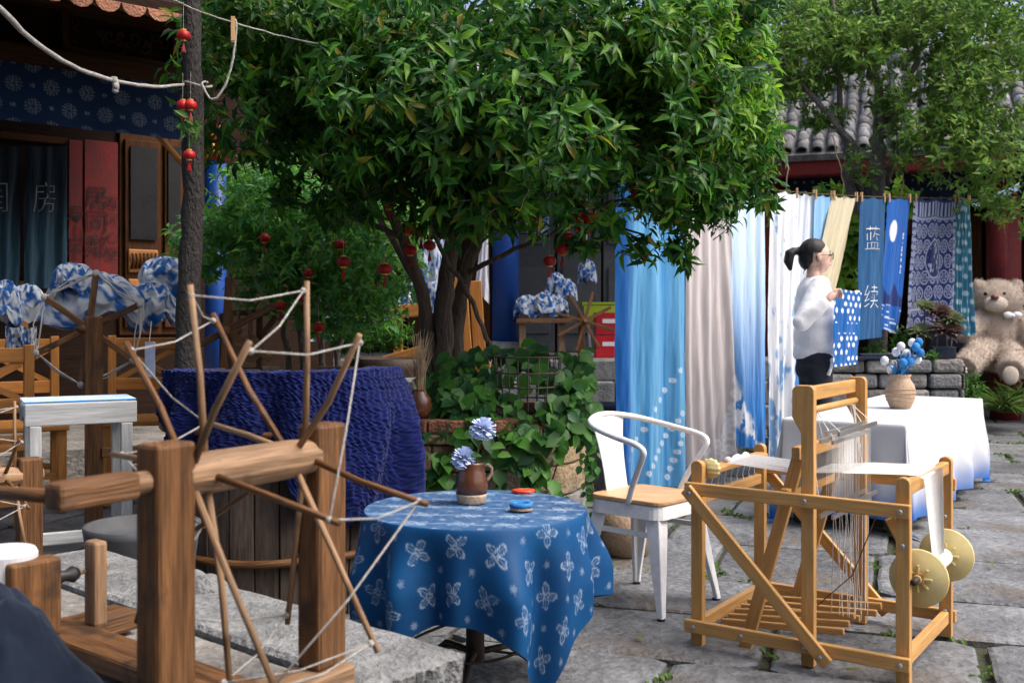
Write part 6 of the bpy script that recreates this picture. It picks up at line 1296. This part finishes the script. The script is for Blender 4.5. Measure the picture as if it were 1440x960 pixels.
def sheet(px0, py0, px1, py1, d, seed, lab, m=None): a = P(px0, py0, d); c = P(px1, py0, d + .1); return cloth('tie_dye_cloth', hang(a, c, P(px0, py1, d), P(px1, py1, d + .1), 3, .04, seed), 60, 50, m or tiedye(seed), 'cloth', None, lab, 'cloth')
sheet(8, 458, 52, 505, 6.3, 15, 'blue tie-dyed cloth hung over a chair rail at far left'); sheet(205, 440, 235, 452, 6.9, 19, 'narrow tie-dyed strip under the bucket hats')
b = MB(); c = P(211, 505, 6.1); b.box(c, (.05, .03, .2)); o = b.build('price_card', MT['petal'], None); tag(o, 'pale blue card hanging below the bucket hats', 'card'); b = MB(); b.tube([P(209, 490, 6.1), P(213, 452, 6.2)], .002, 4); b.build('string', MT['string'], o).location = (0, 0, 0)
# timber wheel frames deeper in the yard
def xframe(px, py, d, R, lab, n=4, post_=True, m='oldwood'):
    c = P(px, py, d); t = thing('yarn_winder', lab, 'winder', (c.x, c.y, 0))
    for k in range(n): a = k * PI / n + .5; v = V((math.cos(a), .12, math.sin(a))); b = MB(); b.beam(c - v * R, c + v * R, .035, .045, up=(0, 1, 0)); b.build('arm', MT[m], t, bev=.005)
    b = MB(); b.tube([c - V((0, .08, 0)), c + V((0, .25, 0))], .03, 9); b.build('hub', MT[m], t, smooth=True)
    for s in (-.03, ):
        b = MB(); b.box((c.x + s, c.y + .12, (c.z + .1) / 2), (.07, .06, c.z + .1)); b.build('post', MT[m], t, bev=.006)
    b = MB(); b.box((c.x, c.y + .12, .04), (.6, .3, .08)); b.build('foot', MT[m], t); return t
xframe(318, 465, 6.0, .30, 'dark timber yarn winder with crossed arms behind the slim trunk', 3)
def terrace_wheel():
    t = xframe(822, 452, 11.9, .34, 'eight-armed timber yarn winder standing on the terrace steps', 4); return t
terrace_wheel()
for (px, lab) in ((335, 'round wooden paddle hanging in the dark behind the tub'), (352, 'pale round paddle hanging next to the wooden paddle')):
    c = P(px, 490, 6.6); t = thing('paddle', lab, 'paddle', c); b = MB(); b.ball(c, (.075, .015, .085), 16, 10); b.build('blade', MT['palewood'], t, smooth=True); b = MB(); b.tube([c, c + V((0, 0, .24))], .013, 7); b.build('handle', MT['palewood'], t, smooth=True)
fr = thing('paddle_rack', 'small wooden rack with a diagonal brace behind the tub', 'rack', (P(365, 560, 6.65).x, 6.65, 0))
for (a, c) in (((365, 440), (365, 690)), ((318, 438), (318, 690)), ((315, 440), (388, 440)), ((366, 475), (388, 445)), ((315, 520), (388, 520))): b = MB(); b.beam(P(*a, 6.66), P(*c, 6.66), .035, .035); b.build('rail', MT['oldwood'], fr, bev=.004)
# varnished timber frame behind the big tree
tf = thing('plank_stand', 'varnished orange timber stand with a sloping rail behind the big tree', 'stand', (-.6, 8.4, 0))
for (a, c, d, w) in (((645, 390), (655, 520), 8.4, .12), ((668, 395), (676, 520), 8.5, .10), ((520, 515), (600, 492), 7.9, .09), ((548, 440), (600, 434), 8.2, .10), ((560, 436), (560, 640), 8.2, .07), ((522, 515), (522, 680), 7.9, .08), ((652, 520), (652, 640), 8.4, .1), ((672, 520), (672, 640), 8.5, .1), ((540, 520), (690, 514), 8.3, .05)):
    b = MB(); b.beam(P(*a, d), P(*c, d), .05, w, up=(0, 0, 1) if abs(a[1] - c[1]) < 60 else (1, 0, 0)); b.build('timber', MT['orangewood'], tf, bev=.006)
tp = thing('stone_table', 'pale low stone table between the tub and the tree planter', 'table', (-1.05, 7.0, 0)); b = MB(); b.box((-1.0, 7.1, .74), (.75, .5, .07)); b.build('top', MT['granite'], tp, bev=.01); b = MB(); b.box((-1.0, 7.1, .35), (.4, .3, .7)); b.build('base', MT['granite'], tp, bev=.01)
# tie-dyed goods hung and heaped by the back wall
for k, (x0, y0, x1, y1, d) in enumerate(((560, 395, 612, 440, 8.6), (425, 440, 470, 480, 8.2), (470, 440, 555, 462, 8.2), (590, 335, 640, 410, 9.0), (738, 300, 772, 330, 12.6))): sheet(x0, y0, x1, y1, d, 20 + k, ('blue tie-dyed cloth beyond the left tree stem', 'tie-dyed cloth glimpsed low through the shrub', 'long tie-dyed cloth stretched behind the shrub', 'tie-dyed cloth hung between the tree stems', 'small tie-dyed cloth pinned near the blue pillar')[k])
cd = thing('cloth_table', 'rough wooden table under the heap of tie-dyed hats on the terrace', 'table', (P(765, 470, 12).x, 12, TZ)); b = MB(); zc = P(765, 447, 12).z; b.box((P(765, 470, 12).x, 12.05, zc - .03), (.62, .4, .05)); b.build('top', MT['oldwood'], cd)
for px in (735, 790): b = MB(); q = P(px, 470, 11.95); b.box((q.x, q.y, (zc - .05 + TZ) / 2), (.07, .06, zc - .05 - TZ)); b.build('leg', MT['palewood'], cd)
for k, (px, py, d, r) in enumerate(((742, 425, 12, .14), (766, 420, 11.95, .13), (782, 424, 12, .12), (795, 402, 12.05, .12), (782, 392, 12.1, .1))): canopy(px, py - 8, d, r, .2, ('tie-dyed hat at the pillar end of the heap', 'pale tie-dyed hat in the middle of the heap', 'spotted tie-dyed hat at the right end of the heap', 'tie-dyed hat propped above the heap', 'pale tie-dyed hat on top of the heap')[k], 30 + k, 'tie_dye_hat', 'hat')
canopy(825, 366, 12.2, .1, .22, 'tie-dyed hat hanging on a string by the grey wall', 41, 'tie_dye_hat', 'hat'); b = MB(); q = P(825, 366, 12.2); b.tube([q, V((q.x, q.y, TZ + 2.6))], .004, 4); o = b.build('hanging_string', MT['string'], None); tag(o, 'long string holding the tie-dyed hat below the beam', 'string')
q = P(678, 318, 11.8); cloth('white_scarf', hang(q, P(686, 318, 11.8), P(668, 405, 11.8), P(688, 428, 11.8), 2, .03, 3), 20, 50, lambda U, W: mixc((.7, .7, .72), (.6, .6, .64), fbm(U * 4, W * 6, 2)), 'cloth', None, 'white scarf hanging knotted beside the blue pillar', 'scarf')
lm = thing('lime_table', 'lime green folding table by the grey wall', 'table', (P(848, 430, 13.2).x, 13.2, TZ)); zq = P(848, 425, 13.2).z; b = MB(); b.box((P(848, 430, 13.2).x, 13.2, zq - .02), (.55, .5, .04)); b.box((P(848, 430, 13.2).x, 12.96, zq - .13), (.5, .02, .2)); b.build('top', MT['lime'], lm)
for px in (826, 870):
    for dy in (-.2, .2): q = P(px, 440, 13.2 + dy); b = MB(); b.tube([V((q.x, q.y, zq - .04)), V((q.x + .04, q.y, TZ))], .014, 6); b.build('leg', MT['white'], lm)
rc = thing('red_crate', 'red plastic bottle crates stacked under the lime table', 'crate', (P(858, 490, 12.7).x, 12.7, TZ)); zz0 = TZ
for k in range(2):
    hh = .26; c = V((P(858, 490, 12.7).x, 12.75, zz0 + hh / 2 + k * (hh + .01))); b = MB()
    for s in (-1, 1): b.box(c + V((s * .17, 0, 0)), (.02, .28, hh)); b.box(c + V((0, s * .14, 0)), (.36, .02, hh))
    b.box(c - V((0, 0, hh / 2 - .01)), (.34, .28, .02)); o = b.build('crate_box', MT['crate'], rc, bev=.004); b = MB(); b.box(c + V((0, -.153, .03)), (.2, .004, .05)); b.build('crate_print', MT['white'], o)
# pot under chair, tyre by planter
c = G(872, 790); b = MB(); b.lathe([(.09, 0), (.11, .01), (.155, .1), (.16, .17), (.14, .24), (.12, .25), (.01, .22)], (c.x + .05, 5.35, 0), 28); o = b.build('grey_jar', MT['clay'], None, smooth=True); tag(o, 'squat grey clay jar on the paving behind the armchair', 'jar')
c = P(852, 578, 7.2); b = MB(); b.tube([c + V((.09 * math.cos(t), .12 * math.sin(t) + .1, .0)) for t in np.linspace(0, 2 * PI, 25)], .05, 10); o = b.build('cloth_ring', MT['navy'], None, smooth=True); tag(o, 'dark blue ring of cloth on the stone block behind the vine', 'ring'); b = MB(); b.box((c.x, c.y + .1, (c.z - .05) / 2), (.34, .4, c.z - .05)); o = b.build('stone_block', MT['rubble'], None, bev=.02); tag(o, 'rough stone block beside the blue cloth behind the vine', 'stone block')

for (px, py, rz) in ((1190, 950, .4), (905, 905, 2.0), (1395, 800, 1.1)):
    p = G(px, py); base, fs = leaf_shape('long', .05); b = MB(); b.add([V((p.x + (v[0] * math.cos(rz) - v[1] * .45 * math.sin(rz)) * .06, p.y + (v[0] * math.sin(rz) + v[1] * .45 * math.cos(rz)) * .06, .014 + abs(v[2]) * .06 + .004)) for v in base], fs, None, (.2, .22, .05)); o = b.build('fallen_leaf', MT['leafm'], None, smooth=True); tag(o, {1190: 'fallen yellow-green leaf on the flagstones in front of the loom', 905: 'fallen leaf on the flagstones by the front chair leg', 1395: 'fallen leaf on the flagstones beside the loom discs'}[px], 'leaf')
